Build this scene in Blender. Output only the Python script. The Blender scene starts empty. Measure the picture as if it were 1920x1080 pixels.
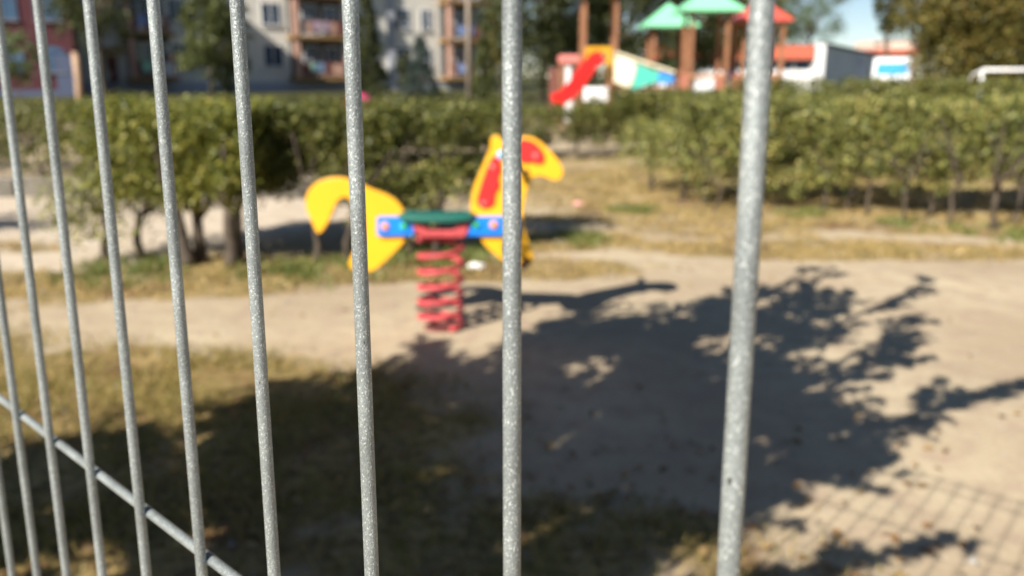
import bpy, bmesh, math, random
import numpy as np
from mathutils import Vector, Matrix, noise
R = math.radians
random.seed(7); rng = np.random.default_rng(11)
S = bpy.context.scene; COL = S.collection

# ------------------------------------------------------------------ camera
FPX, PITCH, H = 1550.0, R(14.4), 1.1
cd = bpy.data.cameras.new('camera'); cam = bpy.data.objects.new('camera', cd); COL.objects.link(cam)
cam.location = (0, 0, H); cam.rotation_euler = (R(90) - PITCH, 0, 0)
cd.sensor_width = 36; cd.lens = 36 * FPX / 1920; cd.clip_start = 0.01; cd.clip_end = 2000
cd.dof.use_dof = True; cd.dof.focus_distance = 0.215; cd.dof.aperture_fstop = 12.6
cd.dof.aperture_blades = 0
S.camera = cam
# ------------------------------------------------------------------ light
AZ, EL = R(42), R(36)          # direction the shadows run (right of +Y), height of the sun
SH = Vector((math.sin(AZ), math.cos(AZ), 0))
w = bpy.data.worlds.new('World'); S.world = w; w.use_nodes = True
nt = w.node_tree; bg = nt.nodes['Background']
sk = nt.nodes.new('ShaderNodeTexSky'); sk.sky_type = 'NISHITA'; sk.sun_disc = False
sk.sun_elevation = EL; sk.sun_rotation = AZ + math.pi; sk.air_density = 1.0; sk.dust_density = 0.0; sk.ozone_density = 1.0; sk.altitude = 2200
hs = nt.nodes.new('ShaderNodeHueSaturation'); hs.inputs['Saturation'].default_value = 1.0
nt.links.new(sk.outputs[0], hs.inputs['Color']); nt.links.new(hs.outputs[0], bg.inputs[0]); bg.inputs[1].default_value = 0.050
sd = bpy.data.lights.new('sun', 'SUN'); sun = bpy.data.objects.new('sun', sd); COL.objects.link(sun)
sd.energy = 5.0; sd.angle = R(0.42); sd.color = (1.0, 0.94, 0.85)
Ldir = Vector((SH.x * math.cos(EL), SH.y * math.cos(EL), -math.sin(EL)))
sun.rotation_euler = Ldir.to_track_quat('-Z', 'Y').to_euler()
S.view_settings.view_transform = 'Standard'; S.view_settings.look = 'None'
S.view_settings.exposure = 1.0; S.view_settings.gamma = 1; S.view_settings.use_curve_mapping = False
S.cycles.use_denoising = True
S.cycles.max_bounces = 6; S.cycles.transparent_max_bounces = 4

# ------------------------------------------------------------------ pixel helpers (photo pixels 1920x1080 -> real points)
Fv = Vector((0, math.cos(PITCH), -math.sin(PITCH))); Rv = Vector((1, 0, 0)); Dv = Vector((0, -math.sin(PITCH), -math.cos(PITCH)))
C0 = Vector((0, 0, H))
def cw(x, y, z): return C0 + Rv * x + Dv * y + Fv * z
def ray(px, py): return Rv * ((px - 960) / FPX) + Dv * ((py - 540) / FPX) + Fv
def plane_hit(px, py, P, N):
    r = ray(px, py); return C0 + r * ((P - C0).dot(N) / r.dot(N))
def gp(px, py): return plane_hit(px, py, Vector((0, 0, 0)), Vector((0, 0, 1)))
def at(px, py, Y): return plane_hit(px, py, Vector((0, Y, 0)), Vector((0, 1, 0)))

# ------------------------------------------------------------------ materials
def nn(m, t): return m.node_tree.nodes.new(t)
def mat(name, col, rough=0.6, metal=0.0, var=0.15, scale=8.0, bump=0.0, bscale=60.0, coat=0.0):
    m = bpy.data.materials.new(name); m.use_nodes = True; L = m.node_tree.links
    b = m.node_tree.nodes['Principled BSDF']; b.inputs['Roughness'].default_value = rough; b.inputs['Metallic'].default_value = metal
    b.inputs['Coat Weight'].default_value = coat
    tc = nn(m, 'ShaderNodeTexCoord'); n = nn(m, 'ShaderNodeTexNoise'); n.inputs['Scale'].default_value = scale; n.inputs['Detail'].default_value = 6
    L.new(tc.outputs['Object'], n.inputs['Vector'])
    mx = nn(m, 'ShaderNodeMix'); mx.data_type = 'RGBA'
    mx.inputs[6].default_value = (*[c * (1 - var) for c in col], 1); mx.inputs[7].default_value = (*[min(1, c * (1 + var)) for c in col], 1)
    mr = nn(m, 'ShaderNodeMapRange'); mr.inputs[1].default_value = 0.3; mr.inputs[2].default_value = 0.7
    L.new(n.outputs[0], mr.inputs[0]); L.new(mr.outputs[0], mx.inputs[0]); L.new(mx.outputs[2], b.inputs['Base Color'])
    if bump:
        n2 = nn(m, 'ShaderNodeTexNoise'); n2.inputs['Scale'].default_value = bscale; n2.inputs['Detail'].default_value = 5
        L.new(tc.outputs['Object'], n2.inputs['Vector'])
        bp = nn(m, 'ShaderNodeBump'); bp.inputs['Strength'].default_value = bump; bp.inputs['Distance'].default_value = 0.3 / bscale
        L.new(n2.outputs[0], bp.inputs['Height']); L.new(bp.outputs[0], b.inputs['Normal'])
    return m
def leafmat(name, cols, trans=0.3):
    """cols: list of (pos, rgb) picked per leaf"""
    m = bpy.data.materials.new(name); m.use_nodes = True; L = m.node_tree.links
    b = m.node_tree.nodes['Principled BSDF']; b.inputs['Roughness'].default_value = 0.55
    g = nn(m, 'ShaderNodeNewGeometry'); cr = nn(m, 'ShaderNodeValToRGB')
    tc = nn(m, 'ShaderNodeTexCoord'); n = nn(m, 'ShaderNodeTexNoise'); n.inputs['Scale'].default_value = 1.6; n.inputs['Detail'].default_value = 3
    L.new(tc.outputs['Object'], n.inputs['Vector'])
    ma = nn(m, 'ShaderNodeMath'); ma.operation = 'MULTIPLY_ADD'; ma.inputs[1].default_value = 0.55
    mb = nn(m, 'ShaderNodeMath'); mb.operation = 'MULTIPLY'; mb.inputs[1].default_value = 0.45
    L.new(g.outputs['Random Per Island'], ma.inputs[0]); L.new(n.outputs[0], mb.inputs[0]); L.new(mb.outputs[0], ma.inputs[2])
    L.new(ma.outputs[0], cr.inputs[0])
    el = cr.color_ramp.elements
    el[0].position = cols[0][0]; el[0].color = (*cols[0][1], 1); el[1].position = cols[-1][0]; el[1].color = (*cols[-1][1], 1)
    for p, c in cols[1:-1]:
        e = el.new(p); e.color = (*c, 1)
    L.new(cr.outputs[0], b.inputs['Base Color'])
    t = nn(m, 'ShaderNodeBsdfTranslucent'); L.new(cr.outputs[0], t.inputs[0])
    ms = nn(m, 'ShaderNodeMixShader'); ms.inputs[0].default_value = trans
    L.new(b.outputs[0], ms.inputs[1]); L.new(t.outputs[0], ms.inputs[2]); L.new(ms.outputs[0], m.node_tree.nodes['Material Output'].inputs[0])
    return m
M = {}
M['bark'] = mat('bark', (0.10, 0.075, 0.05), 0.9, var=0.4, scale=14, bump=0.6, bscale=40)
M['hedge_bark'] = mat('hedge_bark', (0.07, 0.052, 0.036), 0.9, var=0.4, scale=20)
M['hedge'] = leafmat('hedge_leaf', [(0.18, (0.025, 0.035, 0.010)), (0.38, (0.11, 0.13, 0.035)), (0.58, (0.30, 0.31, 0.075)), (0.78, (0.38, 0.31, 0.10)), (0.92, (0.32, 0.18, 0.07))], 0.22)  # darkest leaf tone paints in the shadowed pits of the hedge
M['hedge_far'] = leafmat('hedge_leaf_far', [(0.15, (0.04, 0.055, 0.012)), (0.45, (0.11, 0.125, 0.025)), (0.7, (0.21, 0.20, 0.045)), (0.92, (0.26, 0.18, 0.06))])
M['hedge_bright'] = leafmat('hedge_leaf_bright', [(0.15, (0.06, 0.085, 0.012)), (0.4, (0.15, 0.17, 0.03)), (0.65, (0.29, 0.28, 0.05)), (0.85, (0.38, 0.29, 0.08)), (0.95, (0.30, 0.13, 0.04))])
M['tree_dark'] = leafmat('tree_leaf_dark', [(0.15, (0.025, 0.038, 0.012)), (0.5, (0.06, 0.075, 0.022)), (0.9, (0.11, 0.105, 0.03))])
M['tree_olive'] = leafmat('tree_leaf_olive', [(0.15, (0.05, 0.055, 0.014)), (0.5, (0.16, 0.145, 0.032)), (0.75, (0.28, 0.20, 0.045)), (0.92, (0.20, 0.10, 0.03))])
M['tree_light'] = leafmat('tree_leaf_light', [(0.15, (0.06, 0.10, 0.035)), (0.5, (0.12, 0.17, 0.06)), (0.9, (0.20, 0.22, 0.09))], 0.4)
M['spruce'] = leafmat('spruce_needle', [(0.15, (0.02, 0.035, 0.03)), (0.5, (0.045, 0.07, 0.06)), (0.9, (0.08, 0.11, 0.10))], 0.1)
M['thuja'] = leafmat('thuja_leaf', [(0.15, (0.035, 0.05, 0.012)), (0.5, (0.09, 0.11, 0.025)), (0.9, (0.17, 0.16, 0.04))], 0.2)
M['grass'] = leafmat('grass_blade', [(0.12, (0.075, 0.11, 0.02)), (0.35, (0.19, 0.18, 0.035)), (0.6, (0.38, 0.28, 0.08)), (0.9, (0.50, 0.37, 0.16))])
M['straw'] = leafmat('straw_blade', [(0.12, (0.16, 0.15, 0.04)), (0.35, (0.34, 0.25, 0.08)), (0.6, (0.48, 0.35, 0.14)), (0.9, (0.60, 0.45, 0.22))], 0.25)
M['weed'] = leafmat('weed_leaf', [(0.1, (0.09, 0.13, 0.025)), (0.9, (0.22, 0.25, 0.06))], 0.35)
M['litter_leaf'] = leafmat('fallen_leaf', [(0.1, (0.10, 0.05, 0.02)), (0.5, (0.26, 0.15, 0.06)), (0.9, (0.42, 0.30, 0.14))], 0.1)
M['yellow'] = mat('yellow_plastic', (0.80, 0.40, 0.012), 0.42, var=0.07, scale=5, bump=0.1, bscale=200)
M['red'] = mat('red_plastic', (0.60, 0.02, 0.02), 0.4, var=0.1, scale=8)
M['spring_red'] = mat('spring_red_paint', (0.45, 0.055, 0.06), 0.6, var=0.3, scale=20, bump=0.2, bscale=90)
M['blue'] = mat('blue_plastic', (0.004, 0.19, 0.72), 0.4, var=0.06, scale=8)
M['green'] = mat('green_seat_plastic', (0.01, 0.115, 0.085), 0.45, var=0.1, scale=8, bump=0.15, bscale=200)
M['capgreen'] = mat('green_cap', (0.03, 0.42, 0.16), 0.4)
M['caporange'] = mat('orange_cap', (0.75, 0.28, 0.12), 0.4)
M['steel'] = mat('bolt_steel', (0.5, 0.5, 0.52), 0.3, metal=0.9, var=0.1)
M['dark'] = mat('dark_steel', (0.03, 0.03, 0.035), 0.5)
M['black'] = mat('black_plastic', (0.012, 0.012, 0.012), 0.4)
M['lightblue'] = mat('light_blue_plastic', (0.20, 0.50, 0.75), 0.4)
M['brownred'] = mat('worn_brown_rubber', (0.18, 0.06, 0.05), 0.7)
M['white'] = mat('white_paint', (0.8, 0.8, 0.79), 0.5, var=0.04)
M['paper'] = mat('paper', (0.85, 0.84, 0.82), 0.8, var=0.03)
M['pink'] = mat('pink_wrap', (0.85, 0.42, 0.42), 0.5, var=0.1)
M['hotpink'] = mat('pink_rubber', (0.55, 0.05, 0.14), 0.4, var=0.05)
M['concrete'] = mat('concrete', (0.30, 0.28, 0.25), 0.9, var=0.25, scale=6, bump=0.4, bscale=50)
M['kerb'] = mat('weathered_kerb', (0.15, 0.135, 0.11), 0.9, var=0.3, scale=5, bump=0.4, bscale=50)
M['post_wood'] = mat('stained_wood', (0.26, 0.115, 0.055), 0.7, var=0.25, scale=5)
M['rail_wood'] = mat('light_stained_wood', (0.38, 0.19, 0.10), 0.7, var=0.25, scale=5)
M['roof_green'] = mat('green_roof_plastic', (0.24, 0.66, 0.38), 0.35, var=0.05)
M['roof_red'] = mat('red_roof_plastic', (0.62, 0.10, 0.07), 0.35, var=0.05)
M['slide_red'] = mat('red_slide_plastic', (0.70, 0.025, 0.02), 0.3, var=0.05)
M['pyellow'] = mat('yellow_frame_paint', (0.62, 0.33, 0.02), 0.4, var=0.08)
M['cream_panel'] = mat('cream_panel', (0.80, 0.72, 0.50), 0.5, var=0.05)
M['teal'] = mat('teal_panel', (0.08, 0.50, 0.38), 0.45, var=0.05)
M['pblue'] = mat('blue_panel', (0.05, 0.28, 0.75), 0.45, var=0.05)
M['pink_wood'] = mat('faded_red_board', (0.62, 0.20, 0.17), 0.6, var=0.1)
M['cream_wall'] = mat('cream_render', (0.64, 0.61, 0.54), 0.9, var=0.08, scale=0.4, bump=0.2, bscale=8)
M['gable'] = mat('gable_render', (0.72, 0.72, 0.74), 0.9, var=0.06, scale=0.5)
M['grey_wall'] = mat('grey_render', (0.36, 0.37, 0.41), 0.9, var=0.08, scale=0.5)
M['darkred_wall'] = mat('dark_red_render', (0.085, 0.022, 0.028), 0.9, var=0.12, scale=0.5)
M['blue_wall'] = mat('blue_grey_render', (0.09, 0.11, 0.18), 0.9, var=0.08)
M['side_wall'] = mat('salmon_render', (0.46, 0.27, 0.20), 0.9, var=0.12, scale=1)
M['ochre'] = mat('ochre_slab', (0.26, 0.15, 0.05), 0.8, var=0.15)
M['rust'] = mat('rust_red_panel', (0.16, 0.055, 0.04), 0.8, var=0.2)
M['awning'] = mat('red_awning', (0.55, 0.07, 0.03), 0.8)
M['cloth_blue'] = mat('blue_laundry', (0.25, 0.34, 0.60), 0.9)
M['cloth_white'] = mat('white_laundry', (0.65, 0.62, 0.62), 0.9)
M['cloth_pink'] = mat('pink_laundry', (0.60, 0.35, 0.50), 0.9)
M['cloth_green'] = mat('green_laundry', (0.30, 0.55, 0.38), 0.9)
M['glass'] = mat('window_glass', (0.035, 0.06, 0.10), 0.06, var=0.3, scale=0.6)
M['glass_blue'] = mat('blue_window_glass', (0.06, 0.12, 0.20), 0.35, var=0.25, scale=0.8)
M['shade'] = mat('recess_shade_and_boards', (0.10, 0.09, 0.09), 0.9)  # dark tone paints the balcony recess shade; also colours some railing boards
M['redfascia'] = mat('red_fascia', (0.58, 0.14, 0.08), 0.6, var=0.1)
M['creamfascia'] = mat('cream_fascia', (0.75, 0.55, 0.45), 0.6, var=0.05)
M['roofing'] = mat('dark_roofing', (0.05, 0.055, 0.06), 0.8)
M['vanblue'] = mat('blue_windscreen', (0.03, 0.25, 0.45), 0.6)
M['pole'] = mat('weathered_pole', (0.30, 0.24, 0.19), 0.85, var=0.15)
M['tan_pole'] = mat('tan_wood_pole', (0.42, 0.28, 0.18), 0.85, var=0.2)
M['skin'] = mat('skin', (0.50, 0.30, 0.22), 0.6); M['hair'] = mat('hair', (0.05, 0.03, 0.02), 0.7)
M['jacket'] = mat('dark_blue_cloth', (0.02, 0.05, 0.12), 0.9); M['jeans'] = mat('jeans_cloth', (0.03, 0.06, 0.13), 0.9)

# galvanised, silver-sprayed wire: fine sparkling spangle
def galv():
    m = bpy.data.materials.new('galvanised_wire'); m.use_nodes = True; L = m.node_tree.links
    b = m.node_tree.nodes['Principled BSDF']
    tc = nn(m, 'ShaderNodeTexCoord')
    oi = nn(m, 'ShaderNodeObjectInfo'); ml = nn(m, 'ShaderNodeMath'); ml.operation = 'MULTIPLY'; ml.inputs[1].default_value = 7.0; L.new(oi.outputs['Random'], ml.inputs[0])
    va = nn(m, 'ShaderNodeVectorMath'); va.operation = 'ADD'; L.new(tc.outputs['Object'], va.inputs[0]); L.new(ml.outputs[0], va.inputs[1])
    v = nn(m, 'ShaderNodeTexVoronoi'); v.inputs['Scale'].default_value = 3400
    L.new(va.outputs[0], v.inputs['Vector'])
    cr = nn(m, 'ShaderNodeValToRGB'); e = cr.color_ramp.elements
    e[0].position = 0.15; e[0].color = (0.205, 0.23, 0.23, 1); e[1].position = 1.0; e[1].color = (0.52, 0.55, 0.545, 1)
    q = e.new(0.84); q.color = (0.27, 0.30, 0.30, 1)
    sp = nn(m, 'ShaderNodeSeparateColor'); L.new(v.outputs['Color'], sp.inputs[0]); L.new(sp.outputs[0], cr.inputs[0])
    n = nn(m, 'ShaderNodeTexNoise'); n.inputs['Scale'].default_value = 60; n.inputs['Detail'].default_value = 10; L.new(va.outputs[0], n.inputs['Vector'])
    mr = nn(m, 'ShaderNodeMapRange'); mr.inputs[1].default_value = .3; mr.inputs[2].default_value = .7; mr.inputs[3].default_value = 0.74; mr.inputs[4].default_value = 1.22
    L.new(n.outputs[0], mr.inputs[0])
    mu = nn(m, 'ShaderNodeMix'); mu.data_type = 'RGBA'; mu.blend_type = 'MULTIPLY'; mu.inputs[0].default_value = 1
    L.new(cr.outputs[0], mu.inputs[6]); L.new(mr.outputs[0], mu.inputs[7])
    # a few dark specks of dirt
    n3 = nn(m, 'ShaderNodeTexNoise'); n3.inputs['Scale'].default_value = 420; n3.inputs['Detail'].default_value = 2; L.new(va.outputs[0], n3.inputs['Vector'])
    m3 = nn(m, 'ShaderNodeMapRange'); m3.inputs[1].default_value = .73; m3.inputs[2].default_value = .78
    L.new(n3.outputs[0], m3.inputs[0])
    mk = nn(m, 'ShaderNodeMix'); mk.data_type = 'RGBA'; mk.inputs[7].default_value = (0.06, 0.06, 0.06, 1)
    L.new(m3.outputs[0], mk.inputs[0]); L.new(mu.outputs[2], mk.inputs[6])
    L.new(mk.outputs[2], b.inputs['Base Color'])
    b.inputs['Metallic'].default_value = 0.35; b.inputs['Roughness'].default_value = 0.42
    bp = nn(m, 'ShaderNodeBump'); bp.inputs['Strength'].default_value = 0.55; bp.inputs['Distance'].default_value = 0.0004
    n2 = nn(m, 'ShaderNodeTexNoise'); n2.inputs['Scale'].default_value = 2600; n2.inputs['Detail'].default_value = 3; L.new(va.outputs[0], n2.inputs['Vector'])
    L.new(n2.outputs[0], bp.inputs['Height']); L.new(bp.outputs[0], b.inputs['Normal'])
    return m
M['galv'] = galv()

# ------------------------------------------------------------------ mesh helpers
def link(name, me, m=None, parent=None):
    o = bpy.data.objects.new(name, me); COL.objects.link(o)
    if m is not None: me.materials.append(m)
    if parent is not None: o.parent = parent
    return o
def tag(o, label=None, cat=None, group=None, kind=None):
    if label: o['label'] = label
    if cat: o['category'] = cat
    if group: o['group'] = group
    if kind: o['kind'] = kind
    return o
def empty(name, loc, label=None, cat=None, group=None, rz=0):
    o = bpy.data.objects.new(name, None); COL.objects.link(o); o.location = loc; o.rotation_euler = (0, 0, rz)
    return tag(o, label, cat, group)
def npmesh(name, V, Fq):
    me = bpy.data.meshes.new(name); V = np.asarray(V, dtype=np.float32); Fq = np.asarray(Fq, dtype=np.int32)
    k = Fq.shape[1]; me.vertices.add(len(V)); me.vertices.foreach_set('co', V.ravel())
    me.loops.add(Fq.size); me.loops.foreach_set('vertex_index', Fq.ravel())
    me.polygons.add(len(Fq)); me.polygons.foreach_set('loop_start', np.arange(0, Fq.size, k, dtype=np.int32))
    me.update(calc_edges=True); me.validate(); return me
class B:
    """collects boxes, tubes and prisms; built as ONE mesh object"""
    def __init__(s): s.bm = bmesh.new()
    def box(s, x0, x1, y0, y1, z0, z1, mtx=None):
        c = Matrix.Translation(((x0 + x1) / 2, (y0 + y1) / 2, (z0 + z1) / 2)) @ Matrix.Diagonal((abs(x1 - x0), abs(y1 - y0), abs(z1 - z0), 1))
        bmesh.ops.create_cube(s.bm, size=1, matrix=(mtx @ c) if mtx else c); return s
    def tube(s, pts, rad, n=8, closed=False):
        pts = [Vector(p) for p in pts]; rad = rad if isinstance(rad, (list, tuple)) else [rad] * len(pts); rings = []; up = None
        for i, p in enumerate(pts):
            d = (pts[min(i + 1, len(pts) - 1)] - pts[max(i - 1, 0)]).normalized()
            if up is None: up = d.orthogonal().normalized()
            up = (up - d * up.dot(d)).normalized(); sd_ = d.cross(up)
            rings.append([s.bm.verts.new(p + (up * math.cos(2 * math.pi * k / n) + sd_ * math.sin(2 * math.pi * k / n)) * rad[i]) for k in range(n)])
        for a, b in zip(rings, rings[1:]):
            for k in range(n): s.bm.faces.new((a[k], a[(k + 1) % n], b[(k + 1) % n], b[k]))
        s.bm.faces.new(rings[0][::-1]); s.bm.faces.new(rings[-1]); return s
    def prism(s, pts, off):
        """polygon pts (3d, planar) extruded by vector off"""
        off = Vector(off); a = [s.bm.verts.new(Vector(p)) for p in pts]; b = [s.bm.verts.new(Vector(p) + off) for p in pts]; n = len(a)
        s.bm.faces.new(a); s.bm.faces.new(b[::-1])
        for k in range(n): s.bm.faces.new((a[k], b[k], b[(k + 1) % n], a[(k + 1) % n]))
        return s
    def sphere(s, c, r, sc=(1, 1, 1), u=16, v=10):
        bmesh.ops.create_uvsphere(s.bm, u_segments=u, v_segments=v, radius=r, matrix=Matrix.Translation(c) @ Matrix.Diagonal((*sc, 1))); return s
    def build(s, name, m, parent=None, smooth=False, bevel=0, seg=2):
        bmesh.ops.recalc_face_normals(s.bm, faces=s.bm.faces)
        me = bpy.data.meshes.new(name); s.bm.to_mesh(me); s.bm.free()
        if smooth:
            me.polygons.foreach_set('use_smooth', [True] * len(me.polygons))
        o = link(name, me, m, parent)
        if bevel:
            md = o.modifiers.new('bevel', 'BEVEL'); md.width = bevel; md.segments = seg; md.limit_method = 'ANGLE'; md.angle_limit = R(50)
        return o
def bx(name, m, parent, x0, x1, y0, y1, z0, z1, **k): return B().box(x0, x1, y0, y1, z0, z1).build(name, m, parent, **k)
def spline(pts, n=5, closed=True):
    out = []; N = len(pts)
    for i in range(N if closed else N - 1):
        p = [Vector(pts[(i + j) % N] if closed else pts[min(max(i + j, 0), N - 1)]) for j in (-1, 0, 1, 2)]
        for k in range(n):
            t = k / n
            out.append(0.5 * ((2 * p[1]) + (p[2] - p[0]) * t + (2 * p[0] - 5 * p[1] + 4 * p[2] - p[3]) * t * t + (3 * p[1] - p[0] - 3 * p[2] + p[3]) * t ** 3))
    return out
def leaves_mesh(name, C, size, up=0.35, aspect=0.55, jitter=0.35):
    """one small folded leaf (two triangles sharing a rib, as a quad) for every centre in C"""
    C = np.asarray(C); n = len(C)
    nrm = rng.normal(size=(n, 3)); nrm[:, 2] = np.abs(nrm[:, 2]) + up; nrm /= np.linalg.norm(nrm, axis=1)[:, None]
    a = rng.normal(size=(n, 3)); a -= nrm * np.sum(a * nrm, axis=1)[:, None]; a /= np.linalg.norm(a, axis=1)[:, None]
    b = np.cross(nrm, a); s = size * (1 + jitter * rng.uniform(-1, 1, n))[:, None]
    V = np.empty((n, 4, 3)); V[:, 0] = C - a * s * .5; V[:, 1] = C + b * s * aspect * .5 + nrm * s * .1; V[:, 2] = C + a * s * .5; V[:, 3] = C - b * s * aspect * .5 + nrm * s * .1
    return npmesh(name, V.reshape(-1, 3), np.arange(n * 4).reshape(n, 4))
def fbm(p, sc, off=0): return noise.noise(Vector((p[0] * sc + off, p[1] * sc + off * .7, p[2] * sc)))

# ------------------------------------------------------------------ ground: one sheet
def blob(x, y, cx, cy, rx, ry, rot=0.0):
    c, s = math.cos(rot), math.sin(rot); dx, dy = x - cx, y - cy
    u = (dx * c + dy * s) / rx; v = (-dx * s + dy * c) / ry
    return np.clip(1.35 - np.sqrt(u * u + v * v), 0, 1) / .35
GR = [  # (cx, cy, rx, ry, rot, strength): patches of dry grass
    (-1.55, 2.35, 1.25, .78, 0.0, 1.0), (-3.2, 2.6, 1.4, .9, 0.0, .95), (-0.15, 1.55, .8, .42, 0.0, .75),
    (-2.3, 4.35, 1.1, .28, -0.05, .85), (-0.85, 4.75, 1.4, .33, 0.0, .9), (-2.75, 3.9, .7, .18, .3, .6),
    (-3.6, 5.3, .6, .22, 0, .55),
    (1.5, 7.0, .95, 1.3, .3, .65), (2.1, 5.3, 1.2, .3, -0.03, .8), (.9, 6.55, .7, .35, 0, .6), (2.5, 6.6, 2.2, .55, -.35, .75), (.35, 5.55, .5, .3, 0, .8),
    (2.2, 8.8, 2.2, 1.6, 0, .75), (5.5, 7.6, 2.6, 2.0, 0, .6), (.5, 10.5, 3.6, 1.0, 0, .42)]
def gmask(x, y):
    g = np.zeros_like(x)
    for cx, cy, rx, ry, rot, st in GR: g = np.maximum(g, st * np.clip(blob(x, y, cx, cy, rx, ry, rot), 0, 1))
    far = np.clip((y - 13.5) / 2, 0, 1) * .55
    return np.maximum(g, far)
def axis(lo, hi, fine0, fine1, step, grow):
    v = list(np.arange(fine0, fine1 + 1e-6, step)); s = step
    while v[-1] < hi: s *= grow; v.append(v[-1] + s)
    s = step
    while v[0] > lo: s *= grow; v.insert(0, v[0] - s)
    return np.array(v)
gx = axis(-600, 600, -4.5, 4.5, 0.035, 1.12); gy = axis(-60, 900, 1.0, 7.0, 0.035, 1.10)
GX, GY = np.meshgrid(gx, gy); near = np.clip(1.2 - np.hypot(GX, GY - 4) / 16, 0, 1)
GZ = np.zeros_like(GX)
for j in range(GX.shape[0]):
    for i in range(GX.shape[1]):
        if near[j, i] > 0:
            x, y = GX[j, i], GY[j, i]
            GZ[j, i] = near[j, i] * (.018 * noise.noise((x * .9, y * .9, 0)) + .005 * noise.noise((x * 4, y * 4, 3)) + .0025 * noise.noise((x * 11, y * 11, 5)))
nyg, nxg = GX.shape; idx = np.arange(nxg * nyg).reshape(nyg, nxg)
Fq = np.stack([idx[:-1, :-1], idx[:-1, 1:], idx[1:, 1:], idx[1:, :-1]], -1).reshape(-1, 4)
me = npmesh('ground', np.stack([GX, GY, GZ], -1).reshape(-1, 3), Fq)
att = me.attributes.new('grassy', 'FLOAT', 'POINT'); att.data.foreach_set('value', gmask(GX, GY).ravel().astype(np.float32))
# pale dry sand of the sandpit on the left
pit = np.clip((-2.45 - GX + .05 * GY + (GY - 4.2) * .42) / .3, 0, 1) * np.clip((GY - 4.3) / .4, 0, 1) * np.clip((9.5 - GY) / .5, 0, 1)
att = me.attributes.new('pit', 'FLOAT', 'POINT'); att.data.foreach_set('value', pit.ravel().astype(np.float32))
me.polygons.foreach_set('use_smooth', [True] * len(me.polygons))
far = np.clip((GY - 22) / 4, 0, 1)
att = me.attributes.new('shaded_lawn', 'FLOAT', 'POINT'); att.data.foreach_set('value', far.ravel().astype(np.float32))  # far lawn coloured dark to stand for shade before the blocks
def ground_mat():
    m = bpy.data.materials.new('sandy_soil'); m.use_nodes = True; L = m.node_tree.links; b = m.node_tree.nodes['Principled BSDF']
    b.inputs['Roughness'].default_value = 0.95; b.inputs['Specular IOR Level'].default_value = 0.15
    tc = nn(m, 'ShaderNodeTexCoord')
    def N(sc, det, seed=0):
        mp = nn(m, 'ShaderNodeMapping'); mp.inputs['Location'].default_value = (seed, seed, 0); L.new(tc.outputs['Object'], mp.inputs[0])
        n = nn(m, 'ShaderNodeTexNoise'); n.inputs['Scale'].default_value = sc; n.inputs['Detail'].default_value = det; L.new(mp.outputs[0], n.inputs['Vector']); return n.outputs[0]
    def MR(src, a, b_, c=0, d=1):
        r = nn(m, 'ShaderNodeMapRange'); r.inputs[1].default_value = a; r.inputs[2].default_value = b_; r.inputs[3].default_value = c; r.inputs[4].default_value = d; L.new(src, r.inputs[0]); return r.outputs[0]
    def MIX(f, a, b_, bt='MIX'):
        x = nn(m, 'ShaderNodeMix'); x.data_type = 'RGBA'; x.blend_type = bt
        for sock, v in ((0, f), (6, a), (7, b_)):
            if isinstance(v, (tuple, float, int)): x.inputs[sock].default_value = v if not isinstance(v, tuple) else (*v, 1)
            else: L.new(v, x.inputs[sock])
        return x.outputs[2]
    sand = MIX(MR(N(1.1, 8), .35, .65), (0.365, 0.285, 0.190), (0.455, 0.375, 0.255))
    sand = MIX(MR(N(9, 8, 4), .45, .75), sand, (0.34, 0.255, 0.18))
    sand = MIX(MR(N(60, 4, 9), .62, .75, 0, .7), sand, (0.18, 0.12, 0.075))
    sand = MIX(MR(N(85, 3, 2), .66, .72, 0, .6), sand, (0.58, 0.50, 0.40))
    ap = nn(m, 'ShaderNodeAttribute'); ap.attribute_name = 'pit'
    sand = MIX(ap.outputs['Fac'], sand, MIX(MR(N(5, 6, 7), .35, .65), (0.44, 0.36, 0.27), (0.52, 0.44, 0.34)))
    turf = MIX(MR(N(3, 8, 1), .35, .65), (0.21, 0.15, 0.055), (0.42, 0.30, 0.135))
    turf = MIX(MR(N(26, 6, 5), .42, .7), turf, (0.10, 0.085, 0.025))
    turf = MIX(MR(N(2.2, 8, 15), .5, .64, 0, .8), turf, MIX(MR(N(14, 6, 3), .4, .7), (0.17, 0.095, 0.05), (0.08, 0.045, 0.028)))
    at_ = nn(m, 'ShaderNodeAttribute'); at_.attribute_name = 'grassy'
    ad = nn(m, 'ShaderNodeMath'); ad.operation = 'ADD'; L.new(at_.outputs['Fac'], ad.inputs[0]); L.new(MR(N(5, 8, 11), .25, .75, -.45, .45), ad.inputs[1])
    f = MR(ad.outputs[0], .35, .75)
    al = nn(m, 'ShaderNodeAttribute'); al.attribute_name = 'shaded_lawn'
    L.new(MIX(al.outputs['Fac'], MIX(f, sand, turf), MIX(MR(N(.6, 8, 6), .35, .65), (0.035, 0.042, 0.014), (0.075, 0.07, 0.025))), b.inputs['Base Color'])
    bp = nn(m, 'ShaderNodeBump'); bp.inputs['Strength'].default_value = 0.7; bp.inputs['Distance'].default_value = 0.006; L.new(N(38, 8, 3), bp.inputs['Height'])
    L.new(bp.outputs[0], b.inputs['Normal']); return m
tag(link('ground', me, ground_mat()), kind='structure')
def gz(x, y):
    nr = min(max(1.2 - math.hypot(x, y - 4) / 16, 0), 1)
    return nr * (.018 * noise.noise((x * .9, y * .9, 0)) + .005 * noise.noise((x * 4, y * 4, 3)) + .0025 * noise.noise((x * 11, y * 11, 5)))

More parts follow.
